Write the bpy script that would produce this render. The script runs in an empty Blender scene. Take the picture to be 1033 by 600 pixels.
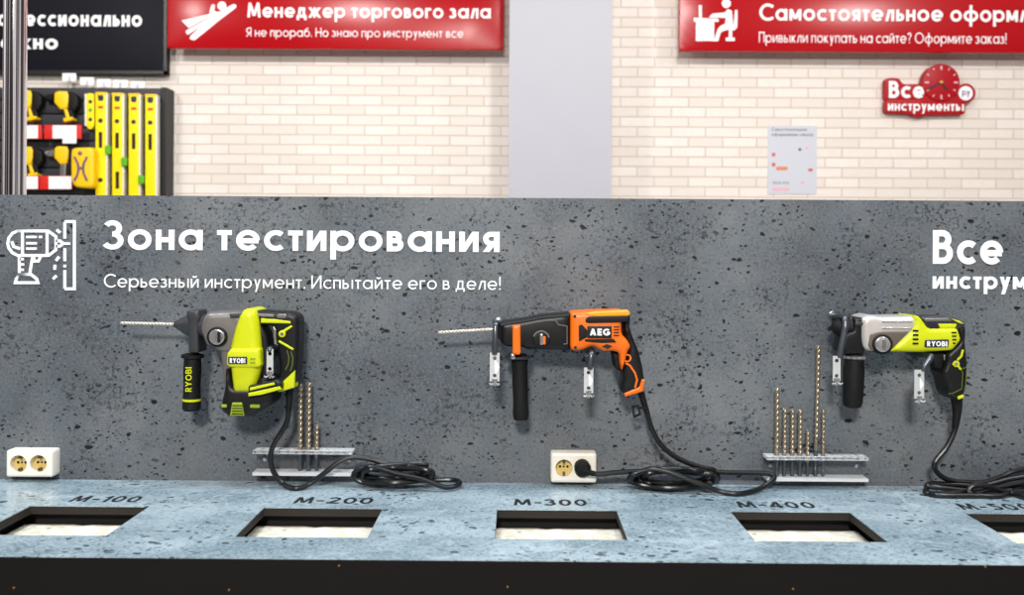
import bpy, bmesh, math, random
import numpy as np
from mathutils.geometry import delaunay_2d_cdt
from mathutils import Vector, Matrix
random.seed(7)
C = bpy.context.scene.collection
SC = bpy.context.scene
PI = math.pi

# ------------------------------------------------------------------ camera
F = 968.0                       # focal length in pixels of the 1033 wide frame
CX, CY = 516.5, 259.0
D0 = 2.2                        # camera to backboard
ZC = 1.42                       # eye height
ZT = ZC - 0.518                 # counter top
YW = 4.7                        # brick wall plane
YAW, ROLL = math.radians(0.3), 0.0066
MC = Matrix.Rotation(YAW, 3, 'Z') @ Matrix.Rotation(PI/2, 3, 'X') @ Matrix.Rotation(ROLL, 3, 'Z')
CAM = Vector((0, -D0, ZC))
cd = bpy.data.cameras.new('camera')
cd.sensor_fit = 'HORIZONTAL'; cd.sensor_width = 36; cd.lens = F*36/1033
cd.shift_y = -(300-CY)/1033
cd.clip_start = 0.05
cd.dof.use_dof = True; cd.dof.focus_distance = 2.12; cd.dof.aperture_fstop = 5.0
cam = bpy.data.objects.new('camera', cd); C.objects.link(cam)
cam.matrix_world = Matrix.Translation(CAM) @ MC.to_4x4()
SC.camera = cam

# ------------------------------------------------------------------ view, world and lamps
SC.view_settings.view_transform = 'Standard'; SC.view_settings.look = 'None'
SC.view_settings.gamma = 1; SC.view_settings.use_curve_mapping = False
SC.view_settings.exposure = 0.0
wd = bpy.data.worlds.new('world'); SC.world = wd; wd.use_nodes = True
nt = wd.node_tree; bg = nt.nodes['Background']
tc = nt.nodes.new('ShaderNodeTexCoord'); sx = nt.nodes.new('ShaderNodeSeparateXYZ')
rm = nt.nodes.new('ShaderNodeValToRGB')
ma = nt.nodes.new('ShaderNodeMath'); ma.operation = 'MULTIPLY_ADD'; ma.inputs[1].default_value = .5; ma.inputs[2].default_value = .5
nt.links.new(tc.outputs['Generated'], sx.inputs[0]); nt.links.new(sx.outputs['Z'], ma.inputs[0])
nt.links.new(ma.outputs[0], rm.inputs[0])
# stand-in for the unseen hall: invented bright and dark upright bands for chrome reflections
mp = nt.nodes.new('ShaderNodeMapping'); mp.inputs['Scale'].default_value = (2.6, 2.6, .3); nt.links.new(tc.outputs['Generated'], mp.inputs[0])
ns = nt.nodes.new('ShaderNodeTexNoise'); ns.inputs['Scale'].default_value = 1.0; nt.links.new(mp.outputs[0], ns.inputs['Vector'])
nr_ = nt.nodes.new('ShaderNodeValToRGB'); nr_.color_ramp.elements[0].position = .42; nr_.color_ramp.elements[1].position = .62
nr_.color_ramp.elements[0].color = (.12, .1, .12, 1); nr_.color_ramp.elements[1].color = (6, 5.8, 6, 1); e3 = nr_.color_ramp.elements.new(.5); e3.color = (.9, .85, .9, 1)
nt.links.new(ns.outputs['Fac'], nr_.inputs[0])
mw = nt.nodes.new('ShaderNodeMix'); mw.data_type = 'RGBA'; mw.blend_type = 'MULTIPLY'; mw.inputs[0].default_value = 1
nt.links.new(rm.outputs[0], mw.inputs[6]); nt.links.new(nr_.outputs[0], mw.inputs[7]); nt.links.new(mw.outputs[2], bg.inputs[0])
e = rm.color_ramp.elements
e[0].position = .3; e[0].color = (.10, .11, .13, 1)
e[1].position = .75; e[1].color = (1, .91, .82, 1)
bg.inputs[1].default_value = 0.30

def area(name, loc, target, sx_, sy_, power, color=(1, 1, 1)):
    l = bpy.data.lights.new(name, 'AREA'); l.shape = 'RECTANGLE'; l.size = sx_; l.size_y = sy_
    l.energy = power; l.color = color
    o = bpy.data.objects.new(name, l); C.objects.link(o); o.location = loc
    o.rotation_euler = (Vector(target)-Vector(loc)).to_track_quat('-Z', 'Y').to_euler()
    return o
area('hall_lamp_key', (-.45, -5.2, ZC+2.35), (0, 0, ZC-.2), 0.75, .55, 280, (1, .96, .90))
for x in (-1.75, -.62, .5, 1.6):
    area('counter_downlight', (x, -.62, ZC+2.1), (x, -.34, ZT), .16, .16, 21, (.72, .88, 1.0))
for i, x in enumerate((-3.65, -1.6, .9, 3.4)):
    area('wall_lamp', (x, 1.5, ZC+2.48), (x, YW, ZC+.6), .26, .2, 46, (1, .97, .94))

# ------------------------------------------------------------------ pixel to place
def ray(x, y): return MC @ Vector(((x-CX)/F, -(y-CY)/F, -1))
def onY(x, y, Y):
    d = ray(x, y); return CAM + d*((Y-CAM.y)/d.y)
def onZ(x, y, Z):
    d = ray(x, y); return CAM + d*((Z-CAM.z)/d.z)
def P(x, y, off=0.0): return onY(x, y, -off)      # off: distance out from the backboard
def m(px, off=0.07): return px*(D0-off)/F         # pixels to metres at that distance
def lin(c): return tuple((v/255/12.92 if v <= 10 else ((v/255+.055)/1.055)**2.4) for v in c)

# ------------------------------------------------------------------ materials
def mat(name, rgb, rough=.5, metal=0, spec=.5, coat=0, var=.06, vscale=40, bump=0, bscale=200):
    mt = bpy.data.materials.new(name); mt.use_nodes = True
    n, l = mt.node_tree.nodes, mt.node_tree.links
    b = n['Principled BSDF']; c = lin(rgb)
    b.inputs['Roughness'].default_value = rough; b.inputs['Metallic'].default_value = metal
    b.inputs['Specular IOR Level'].default_value = spec; b.inputs['Coat Weight'].default_value = coat
    t = n.new('ShaderNodeTexCoord'); no = n.new('ShaderNodeTexNoise'); no.inputs['Scale'].default_value = vscale
    l.new(t.outputs['Object'], no.inputs['Vector'])
    mx = n.new('ShaderNodeMix'); mx.data_type = 'RGBA'
    mx.inputs[6].default_value = (*[v*(1-var) for v in c], 1); mx.inputs[7].default_value = (*[min(1, v*(1+var)) for v in c], 1)
    l.new(no.outputs['Fac'], mx.inputs[0]); l.new(mx.outputs[2], b.inputs['Base Color'])
    if bump:
        n2 = n.new('ShaderNodeTexNoise'); n2.inputs['Scale'].default_value = bscale; l.new(t.outputs['Object'], n2.inputs['Vector'])
        bp = n.new('ShaderNodeBump'); bp.inputs['Strength'].default_value = bump; bp.inputs['Distance'].default_value = .002
        l.new(n2.outputs['Fac'], bp.inputs['Height']); l.new(bp.outputs[0], b.inputs['Normal'])
    return mt

class NG:
    """small helper to wire node graphs"""
    def __init__(s, name):
        s.mt = bpy.data.materials.new(name); s.mt.use_nodes = True
        s.n, s.l = s.mt.node_tree.nodes, s.mt.node_tree.links
        s.b = s.n['Principled BSDF']
        s.tc = s.n.new('ShaderNodeTexCoord').outputs['Object']
    def _set(s, sock, v):
        if hasattr(v, 'is_output'): s.l.new(v, sock)
        else: sock.default_value = v
    def map(s, vec, scale=(1, 1, 1), rot=(0, 0, 0)):
        k = s.n.new('ShaderNodeMapping'); s.l.new(vec, k.inputs[0])
        k.inputs['Scale'].default_value = scale; k.inputs['Rotation'].default_value = rot
        return k.outputs[0]
    def noise(s, vec, scale, detail=2, rough=.5, out='Fac'):
        k = s.n.new('ShaderNodeTexNoise'); s.l.new(vec, k.inputs['Vector'])
        k.inputs['Scale'].default_value = scale; k.inputs['Detail'].default_value = detail; k.inputs['Roughness'].default_value = rough
        return k.outputs[out]
    def vor(s, vec, scale):
        k = s.n.new('ShaderNodeTexVoronoi'); s.l.new(vec, k.inputs['Vector']); k.inputs['Scale'].default_value = scale
        return k.outputs['Distance'], k.outputs['Color']
    def math(s, op, a, b=0.0, clamp=False):
        k = s.n.new('ShaderNodeMath'); k.operation = op; k.use_clamp = clamp
        s._set(k.inputs[0], a); s._set(k.inputs[1], b); return k.outputs[0]
    def ramp(s, f, a, b, va=0.0, vb=1.0):
        k = s.n.new('ShaderNodeMapRange'); k.interpolation_type = 'SMOOTHSTEP'
        s._set(k.inputs[0], f)
        for i, v in enumerate((a, b, va, vb)): s._set(k.inputs[i+1], v)
        return k.outputs[0]
    def mix(s, f, a, b):
        k = s.n.new('ShaderNodeMix'); k.data_type = 'RGBA'
        s._set(k.inputs[0], f)
        for i, v in ((6, a), (7, b)): s._set(k.inputs[i], (*v, 1) if isinstance(v, tuple) and len(v) == 3 else v)
        return k.outputs[2]
    def sep(s, c):
        k = s.n.new('ShaderNodeSeparateColor'); s.l.new(c, k.inputs[0]); return k.outputs
    def addv(s, a, b, f):
        k = s.n.new('ShaderNodeVectorMath'); k.operation = 'MULTIPLY_ADD'
        s._set(k.inputs[0], b); k.inputs[1].default_value = (f, f, f); s._set(k.inputs[2], a); return k.outputs[0]

def concrete_print():
    g = NG('concrete_print_laminate'); v = g.tc
    wob = g.addv(v, g.noise(v, 35, 2, out='Color'), .02)
    lo = g.noise(v, 2.4, 4, .6); mid = g.noise(v, 10, 5, .65); fine = g.noise(v, 170, 3, .7); fin2 = g.noise(v, 85, 2, .6)
    base = g.mix(g.ramp(lo, .32, .68), lin((72, 77, 83)), lin((113, 116, 119)))
    base = g.mix(g.math('MULTIPLY', g.ramp(mid, .4, .65), .55), base, lin((88, 98, 106)))
    base = g.mix(g.ramp(fine, .5, .75, 0, .4), base, lin((142, 146, 150)))
    base = g.mix(g.ramp(fine, .45, .3, 0, .7), base, lin((44, 48, 54)))
    out = base
    # fine dark crumbs, denser in patches
    patch = g.ramp(g.noise(v, 7, 4, .6), .46, .66)
    out = g.mix(g.math('MULTIPLY', g.math('MULTIPLY', g.ramp(fin2, .5, .38), patch), .7), out, lin((30, 33, 38)))
    for sc, rot, th0, keep, lo_, hi_ in ((16, .7, .17, .74, 0, 0), (33, -.5, .27, .5, .34, .5), (55, .9, .36, .32, .42, .56), (95, .3, .42, .3, .44, .6)):
        vv = g.map(wob, (1.0, 1.0, 1.6), (0, rot, 0))
        d, c = g.vor(vv, sc); r = g.sep(c)
        size = g.ramp(r[0], keep, 1.0, 0.0, th0)
        pit = g.ramp(d, g.math('MULTIPLY', size, .75), size, 1.0, 0.0)
        if hi_: pit = g.math('MULTIPLY', pit, g.ramp(g.noise(v, 4+sc*.12, 3), lo_, hi_))
        out = g.mix(pit, out, lin((9, 10, 13)))
    g.l.new(out, g.b.inputs['Base Color'])
    g.b.inputs['Roughness'].default_value = .5; g.b.inputs['Specular IOR Level'].default_value = .35
    return g.mt

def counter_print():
    g = NG('top_lit_stone_laminate'); v = g.tc
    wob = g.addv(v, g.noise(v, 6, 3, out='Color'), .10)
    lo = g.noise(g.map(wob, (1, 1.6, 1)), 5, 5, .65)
    base = g.mix(g.ramp(lo, .34, .66), lin((124, 143, 153)), lin((166, 183, 191)))  # lighter, bluer base than the backboard: strong top light put into the colour
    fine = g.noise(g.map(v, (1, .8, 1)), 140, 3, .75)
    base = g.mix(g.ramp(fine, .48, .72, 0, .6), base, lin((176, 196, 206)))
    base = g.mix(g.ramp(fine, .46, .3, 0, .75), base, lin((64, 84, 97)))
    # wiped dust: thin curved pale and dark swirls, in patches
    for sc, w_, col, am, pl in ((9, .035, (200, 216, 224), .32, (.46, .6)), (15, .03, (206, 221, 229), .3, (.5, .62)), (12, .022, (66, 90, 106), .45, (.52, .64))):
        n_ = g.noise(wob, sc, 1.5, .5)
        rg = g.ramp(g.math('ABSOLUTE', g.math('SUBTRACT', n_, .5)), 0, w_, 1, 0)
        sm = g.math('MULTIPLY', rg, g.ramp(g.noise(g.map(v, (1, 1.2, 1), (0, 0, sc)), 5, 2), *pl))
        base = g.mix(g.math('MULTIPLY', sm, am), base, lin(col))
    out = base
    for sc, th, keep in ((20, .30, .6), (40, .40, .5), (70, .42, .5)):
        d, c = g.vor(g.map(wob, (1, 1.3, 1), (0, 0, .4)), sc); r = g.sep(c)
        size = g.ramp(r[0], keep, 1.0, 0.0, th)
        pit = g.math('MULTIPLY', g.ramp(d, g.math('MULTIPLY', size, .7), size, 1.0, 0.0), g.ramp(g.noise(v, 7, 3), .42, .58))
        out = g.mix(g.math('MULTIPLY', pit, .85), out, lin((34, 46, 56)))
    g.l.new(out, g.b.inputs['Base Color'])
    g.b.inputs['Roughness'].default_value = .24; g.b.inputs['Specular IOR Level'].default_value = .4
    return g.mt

def brick():
    g = NG('white_brick')
    k = g.n.new('ShaderNodeSeparateXYZ'); g.l.new(g.tc, k.inputs[0])
    c = g.n.new('ShaderNodeCombineXYZ'); g.l.new(k.outputs[0], c.inputs[0]); g.l.new(k.outputs[2], c.inputs[1])
    b = g.n.new('ShaderNodeTexBrick'); g.l.new(c.outputs[0], b.inputs['Vector'])
    b.inputs['Scale'].default_value = 1; b.inputs['Brick Width'].default_value = .245; b.inputs['Row Height'].default_value = .0715
    b.inputs['Mortar Size'].default_value = .0055; b.inputs['Mortar Smooth'].default_value = .3; b.inputs['Bias'].default_value = 0
    b.inputs['Color1'].default_value = (*lin((238, 231, 224)), 1); b.inputs['Color2'].default_value = (*lin((228, 219, 210)), 1)
    b.inputs['Mortar'].default_value = (*lin((212, 198, 184)), 1)
    col = g.mix(g.ramp(g.noise(g.tc, 22, 4, .6), .35, .7, 0, .3), b.outputs['Color'], lin((226, 216, 206)))
    g.l.new(col, g.b.inputs['Base Color'])
    h = g.math('SUBTRACT', g.math('MULTIPLY', g.noise(g.tc, 60, 4), .35), b.outputs['Fac'])
    bp = g.n.new('ShaderNodeBump'); bp.inputs['Distance'].default_value = .006; bp.inputs['Strength'].default_value = .6
    g.l.new(h, bp.inputs['Height']); g.l.new(bp.outputs[0], g.b.inputs['Normal'])
    g.b.inputs['Roughness'].default_value = .7
    return g.mt

def concrete_block_mat():
    g = NG('pale_concrete'); v = g.tc
    n1 = g.noise(v, 30, 5, .65)
    c = g.mix(g.ramp(n1, .35, .65), lin((214, 206, 186)), lin((246, 241, 228)))
    d, cc = g.vor(v, 40); r = g.sep(cc)
    pit = g.ramp(d, g.ramp(r[0], .7, 1, 0, .2), g.ramp(r[0], .7, 1, 0, .3), 1, 0)
    c = g.mix(g.math('MULTIPLY', pit, .7), c, lin((120, 108, 84)))
    g.l.new(c, g.b.inputs['Base Color']); g.b.inputs['Roughness'].default_value = .9
    return g.mt

M = dict(
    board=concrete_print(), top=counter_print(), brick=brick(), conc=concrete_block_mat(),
    pillar=mat('painted_plaster', (178, 179, 188), .6, var=.02, vscale=5),
    floor=mat('floor_tile', (150, 148, 145), .35, vscale=3),
    edge=mat('dark_chipboard', (30, 24, 19), .8, var=.3, vscale=120),
    panelblack=mat('black_panel', (15, 13, 13), .6, spec=.2, var=.12, vscale=12),
    void=mat('black_box', (9, 9, 9), .8),
    letter=mat('white_lettering', (243, 245, 248), .5, var=.01),
    red=mat('red_acrylic', (168, 0, 12), .24, spec=.25, var=.04, vscale=3),
    clockred=mat('red_plastic', (168, 6, 22), .4, spec=.25, var=.04),
    signblack=mat('black_sign', (17, 18, 27), .5, spec=.12, var=.1, vscale=4),
    bezel=mat('black_bezel', (9, 9, 11), .4),
    lime=mat('lime_plastic', (200, 208, 4), .38, var=.04, bump=.05),
    grime=mat('olive_line', (84, 98, 20), .5),
    limedk=mat('lime_vent', (138, 160, 14), .5, var=.1),
    blk=mat('black_plastic', (15, 15, 17), .4, spec=.35, var=.1, bump=.1, bscale=500),
    rub=mat('black_rubber', (9, 9, 10), .6, spec=.3, var=.15, bump=.2, bscale=300),
    dgrey=mat('dark_grey_plastic', (48, 50, 54), .4, var=.08),
    gear=mat('grey_gear_casting', (134, 129, 125), .36, metal=.6, var=.08, vscale=60),
    brown=mat('brown_grey_shade', (104, 94, 86), .42, metal=.3),
    gearlt=mat('pale_gear_casting', (206, 200, 194), .36, metal=.45, var=.06, vscale=60),
    steel=mat('bright_steel', (200, 200, 202), .25, metal=.9, var=.05),
    zinc=mat('zinc_plate', (205, 208, 208), .4, metal=.35, var=.05),
    rod=mat('dark_steel_rod', (92, 98, 104), .3, metal=.8),
    bit=mat('drill_steel', (152, 138, 118), .3, metal=.7, var=.2, vscale=90),
    bitlt=mat('pale_drill_steel', (206, 196, 184), .35, metal=.5, var=.1, vscale=90),
    orange=mat('orange_plastic', (236, 108, 4), .38, var=.04, bump=.05),
    yorange=mat('amber_plastic', (248, 160, 24), .38, var=.04),
    navy=mat('navy_badge', (28, 26, 52), .4),
    cord=mat('black_cord', (9, 9, 11), .34, var=.1),
    cream=mat('cream_plastic', (240, 234, 220), .35, var=.01),
    gold=mat('yellowed_contact', (216, 186, 108), .4, var=.08),
    hole=mat('dark_hole', (28, 18, 10), .7),
    chrome=mat('chrome', (225, 226, 232), .08, metal=1, var=.02),
    slat=mat('slatwall_charcoal', (40, 40, 46), .5, var=.1),
    slatdk=mat('slatwall_black', (17, 17, 20), .5),
    yel=mat('yellow_tool', (248, 202, 6), .4, var=.05),
    yel2=mat('yellow_level', (250, 226, 4), .35, var=.03),
    ylt=mat('pale_level_rail', (236, 232, 222), .3, metal=.2),
    white=mat('white_card', (242, 243, 246), .6, var=.01),
    tagred=mat('red_tag', (214, 30, 20), .5),
    purple=mat('dusky_print', (120, 84, 110), .6, var=.15),
    green=mat('green_vial', (96, 176, 40), .3),
    paper=mat('notice_paper', (204, 207, 217), .7, var=.01),
    inkgrey=mat('grey_ink', (120, 122, 132), .7), inkred=mat('red_ink', (214, 96, 84), .7),
    inkor=mat('orange_ink', (220, 140, 96), .7), inkgr=mat('green_ink', (70, 110, 90), .7), inkpk=mat('pink_ink', (228, 178, 190), .7),
    inkblack=mat('black_stencil', (22, 24, 28), .6),
    dullbrass=mat('dull_brass_screw', (120, 84, 40), .6, metal=.3),
    gilt=mat('brass_hub', (200, 150, 70), .35, metal=.6),
)
ac = NG('clear_acrylic')
ac.b.inputs['Base Color'].default_value = (.93, .95, .97, 1); ac.b.inputs['Roughness'].default_value = .05
ac.b.inputs['Transmission Weight'].default_value = .97; ac.b.inputs['IOR'].default_value = 1.3
M['acrylic'] = ac.mt
af = NG('frosted_acrylic')
af.b.inputs['Base Color'].default_value = (.9, .92, .94, 1); af.b.inputs['Roughness'].default_value = .25
af.b.inputs['Transmission Weight'].default_value = .35; af.b.inputs['IOR'].default_value = 1.3
M['frost'] = af.mt

# ------------------------------------------------------------------ mesh builder
class MB:
    def __init__(s): s.v = []; s.f = []
    def add(s, vs, fs):
        k = len(s.v); s.v += [Vector(p) for p in vs]; s.f += [[k+i for i in q] for q in fs]; return s
    def box(s, a, b, bev=0):
        x0, x1 = sorted((a[0], b[0])); y0, y1 = sorted((a[1], b[1])); z0, z1 = sorted((a[2], b[2]))
        if bev:
            return s.prism([Vector((x0, y0, z0)), Vector((x1, y0, z0)), Vector((x1, y0, z1)), Vector((x0, y0, z1))], y1-y0, bev, 2)
        vs = [(x, y, z) for x in (x0, x1) for y in (y0, y1) for z in (z0, z1)]
        return s.add(vs, [(0, 1, 3, 2), (4, 6, 7, 5), (0, 4, 5, 1), (2, 3, 7, 6), (0, 2, 6, 4), (1, 5, 7, 3)])
    def prism(s, pts, depth, r=0.0, seg=3, back=False):
        """outline in a plane of constant y, pushed back in +y by depth; r rounds the front rim"""
        y = pts[0][1]; q = [Vector((p[0], p[2])) for p in pts]
        q = [p for i, p in enumerate(q) if (p-q[i-1]).length > 1e-6]
        if sum(q[i-1].x*q[i].y-q[i].x*q[i-1].y for i in range(len(q))) < 0: q.reverse()
        k = len(s.v); n = len(q)
        if not r:
            s.v += [Vector((p.x, y, p.y)) for p in q]+[Vector((p.x, y+depth, p.y)) for p in q]
            s.f += [list(range(k, k+n)), list(range(k+2*n-1, k+n-1, -1))]
            s.f += [[k+i, k+n+i, k+n+(i+1) % n, k+(i+1) % n] for i in range(n)]
            return s
        A = np.array([tuple(p) for p in q]); B = np.roll(A, -1, 0); E = B-A; EL = (E**2).sum(1)
        def dist(pp):
            d = pp[:, None, :]-A[None]; t = np.clip((d*E).sum(2)/EL, 0, 1)
            return np.sqrt(((d-t[..., None]*E)**2).sum(2).min(1))
        def inside(pp):
            x, z = pp[:, 0:1], pp[:, 1:2]; c = (A[:, 1] > z) != (B[:, 1] > z)
            xi = A[:, 0]+(z-A[:, 1])*E[:, 0]/np.where(E[:, 1] == 0, 1e-12, E[:, 1])
            return (c & (x < xi)).sum(1) % 2 == 1
        lo, hi = A.min(0), A.max(0)
        gx, gz = np.meshgrid(np.linspace(lo[0], hi[0], 26)[1:-1], np.linspace(lo[1], hi[1], 26)[1:-1])
        gp = np.stack([gx.ravel(), gz.ravel()], 1); gp = gp[inside(gp)]
        dm = dist(gp).max() if len(gp) else r
        r = min(r, dm*.85)
        bnd = []
        for a, e in zip(A, E):
            m_ = max(1, min(40, int(np.hypot(*e)/(r*.9))))
            bnd += [a+e*t/m_ for t in range(m_)]
        bnd = np.array(bnd); nb = len(bnd)
        tn = np.roll(bnd, -1, 0)-np.roll(bnd, 1, 0); tn /= np.maximum(np.sqrt((tn**2).sum(1)), 1e-9)[:, None]
        nr = np.stack([-tn[:, 1], tn[:, 0]], 1); pool = []
        for j in range(1, seg+2):
            d = r*(1-math.cos(PI/2*j/(seg+1))); c = bnd+nr*d
            ok = inside(c) & (dist(c) > d*.93); c = c[ok]
            for p in c:
                if not pool or ((np.array(pool)-p)**2).sum(1).min() > (r*.16)**2: pool.append(p)
        vs = [Vector(p) for p in bnd]+[Vector(p) for p in pool]
        ov, _, of, *_ = delaunay_2d_cdt(vs, [(i, (i+1) % nb) for i in range(nb)], [list(range(nb))], 1, 1e-7)
        OV = np.array([tuple(p) for p in ov]); dd = dist(OV)
        h = np.where(dd >= r, 0, r-np.sqrt(np.maximum(0, r*r-(r-np.minimum(dd, r))**2)))
        s.v += [Vector((p[0], y+hh, p[1])) for p, hh in zip(OV, h)]
        s.f += [[k+i for i in f] for f in of]
        k2 = len(s.v)
        s.v += [Vector((p[0], y+r, p[1])) for p in bnd]+[Vector((p[0], y+max(depth, r*1.05), p[1])) for p in bnd]
        s.f += [[k2+i, k2+nb+i, k2+nb+(i+1) % nb, k2+(i+1) % nb] for i in range(nb)]
        s.f.append(list(range(k2+2*nb-1, k2+nb-1, -1)))
        return s
    def lathe(s, a, b, prof, n=24):
        """prof: (fraction along a-b, radius)"""
        a, b = Vector(a), Vector(b); ax = (b-a).normalized()
        u = ax.orthogonal().normalized(); w = ax.cross(u); k = len(s.v)
        for t, r in prof:
            c = a.lerp(b, t)
            s.v += [c + (u*math.cos(2*PI*i/n)+w*math.sin(2*PI*i/n))*max(r, 1e-5) for i in range(n)]
        for j in range(len(prof)-1):
            for i in range(n):
                i2 = (i+1) % n
                s.f.append([k+j*n+i, k+j*n+i2, k+(j+1)*n+i2, k+(j+1)*n+i])
        s.f.append([k+i for i in range(n)][::-1]); s.f.append([k+(len(prof)-1)*n+i for i in range(n)])
        return s
    def tube(s, pts, r, n=10, smooth=6):
        pts = [Vector(p) for p in pts]
        if smooth and len(pts) > 2:
            o = []
            for i in range(len(pts)-1):
                p0, p1, p2, p3 = pts[max(0, i-1)], pts[i], pts[i+1], pts[min(len(pts)-1, i+2)]
                for j in range(smooth):
                    t = j/smooth
                    o.append(.5*((2*p1)+(p2-p0)*t+(2*p0-5*p1+4*p2-p3)*t*t+(3*p1-p0-3*p2+p3)*t**3))
            o.append(pts[-1]); 
            rs = r if callable(r) else (lambda t: r)
            pts = o
        else: rs = r if callable(r) else (lambda t: r)
        k = len(s.v); prev = None; N = len(pts)
        for i, p in enumerate(pts):
            t = (pts[min(N-1, i+1)]-pts[max(0, i-1)]).normalized()
            if prev is None: u = t.orthogonal().normalized()
            else:
                u = prev - t*prev.dot(t)
                u = u.normalized() if u.length > 1e-6 else t.orthogonal().normalized()
            prev = u; w = t.cross(u); rr = rs(i/(N-1))
            s.v += [p+(u*math.cos(2*PI*j/n)+w*math.sin(2*PI*j/n))*rr for j in range(n)]
        for j in range(N-1):
            for i in range(n):
                i2 = (i+1) % n
                s.f.append([k+j*n+i, k+j*n+i2, k+(j+1)*n+i2, k+(j+1)*n+i])
        s.f.append([k+i for i in range(n)][::-1]); s.f.append([k+(N-1)*n+i for i in range(n)])
        return s
    def twist(s, a, b, r, turns, shank=.3, n=16, steps=90):
        """fluted masonry bit from the shank end a to the tip b"""
        a, b = Vector(a), Vector(b); ax = (b-a).normalized(); u = ax.orthogonal().normalized(); w = ax.cross(u); k = len(s.v)
        for j in range(steps+1):
            t = j/steps; c = a.lerp(b, t); ph = 2*PI*turns*max(0, t-shank)/(1-shank)
            fl = min(1, max(0, (t-shank)*12)); tip = 1 if t < .97 else max(.25, 1-(t-.97)*22)
            for i in range(n):
                th = 2*PI*i/n
                rr = r*tip*(.86*(1-fl)+fl*(.55+.45*abs(math.cos(th-ph))**.7))
                s.v.append(c+(u*math.cos(th)+w*math.sin(th))*rr)
        for j in range(steps):
            for i in range(n):
                i2 = (i+1) % n
                s.f.append([k+j*n+i, k+j*n+i2, k+(j+1)*n+i2, k+(j+1)*n+i])
        s.f.append([k+i for i in range(n)][::-1]); s.f.append([k+steps*n+i for i in range(n)])
        return s
    def build(s, name, mt, parent=None, angle=35):
        me = bpy.data.meshes.new(name); o = bpy.data.objects.new(name, me); C.objects.link(o)
        org = Vector((0, 0, 0))
        if parent is not None: org = Vector(parent['_o'])
        else:
            lo = [min(p[i] for p in s.v) for i in range(3)]; hi = [max(p[i] for p in s.v) for i in range(3)]
            org = Vector(((lo[0]+hi[0])/2, (lo[1]+hi[1])/2, lo[2])); o.location = org
        me.from_pydata([p-org for p in s.v], [], s.f)
        bm = bmesh.new(); bm.from_mesh(me); bmesh.ops.remove_doubles(bm, verts=bm.verts, dist=1e-6); bmesh.ops.recalc_face_normals(bm, faces=bm.faces); bm.to_mesh(me); bm.free()
        me.materials.append(M[mt] if isinstance(mt, str) else mt)
        me.polygons.foreach_set('use_smooth', [True]*len(me.polygons)); me.set_sharp_from_angle(angle=math.radians(angle))
        o['_o'] = tuple(org)
        if parent is not None: o.parent = parent
        return o

def tag(o, label, cat, group=None):
    o['label'] = label; o['category'] = cat
    if group: o['group'] = group
    return o
def thing(name, label, cat, loc, group=None):
    o = bpy.data.objects.new(name, None); C.objects.link(o); o.location = loc; o['_o'] = tuple(loc)
    o.empty_display_size = .02
    return tag(o, label, cat, group)
def struct(o): o['kind'] = 'structure'; return o
def dup(root, shift, label):
    r = root.copy(); C.objects.link(r); r.location = Vector(root.location)+Vector(shift); r['label'] = label; r['_o'] = tuple(r.location)
    for ch in list(root.children):
        c = ch.copy(); C.objects.link(c); c.parent = r
        for g in ch.children:
            d = g.copy(); C.objects.link(d); d.parent = c
    return r
def pin(o, label): o['label'] = label; return o

def rp(pts, r, n=4):
    """round the corners of a 2-D outline"""
    o = []; N = len(pts)
    for i in range(N):
        a, b, c = Vector(pts[i-1]), Vector(pts[i]), Vector(pts[(i+1) % N])
        d1 = min(r, (a-b).length*.45); d2 = min(r, (c-b).length*.45)
        p, q = b+(a-b).normalized()*d1, b+(c-b).normalized()*d2
        for j in range(n+1):
            t = j/n; o.append(tuple(p*(1-t)**2+b*2*t*(1-t)+q*t*t))
    return o
def rect(x0, y0, x1, y1): return [(x0, y0), (x1, y0), (x1, y1), (x0, y1)]
def circ(cx, cy, r, n=28, ry=None): return [(cx+r*math.cos(2*PI*i/n), cy+(ry or r)*math.sin(2*PI*i/n)) for i in range(n)]
def slab(mb, pts, off, depth, r=0.0, rnd=0.0, seg=3, back=False):
    """outline in photograph pixels seen at distance off from the backboard, real depth behind it"""
    if rnd: pts = rp(pts, rnd)
    mb.q = getattr(mb, 'q', 0)+1; off += 6e-5*(mb.q % 7)
    return mb.prism([P(x, y, off) for x, y in pts], depth, r, seg, back)
def slabY(mb, pts, Y, depth, r=0.0, rnd=0.0):
    if rnd: pts = rp(pts, rnd)
    mb.q = getattr(mb, 'q', 0)+1; Y -= 2e-4*(mb.q % 7)
    return mb.prism([onY(x, y, Y) for x, y in pts], depth, r, 2)

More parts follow.
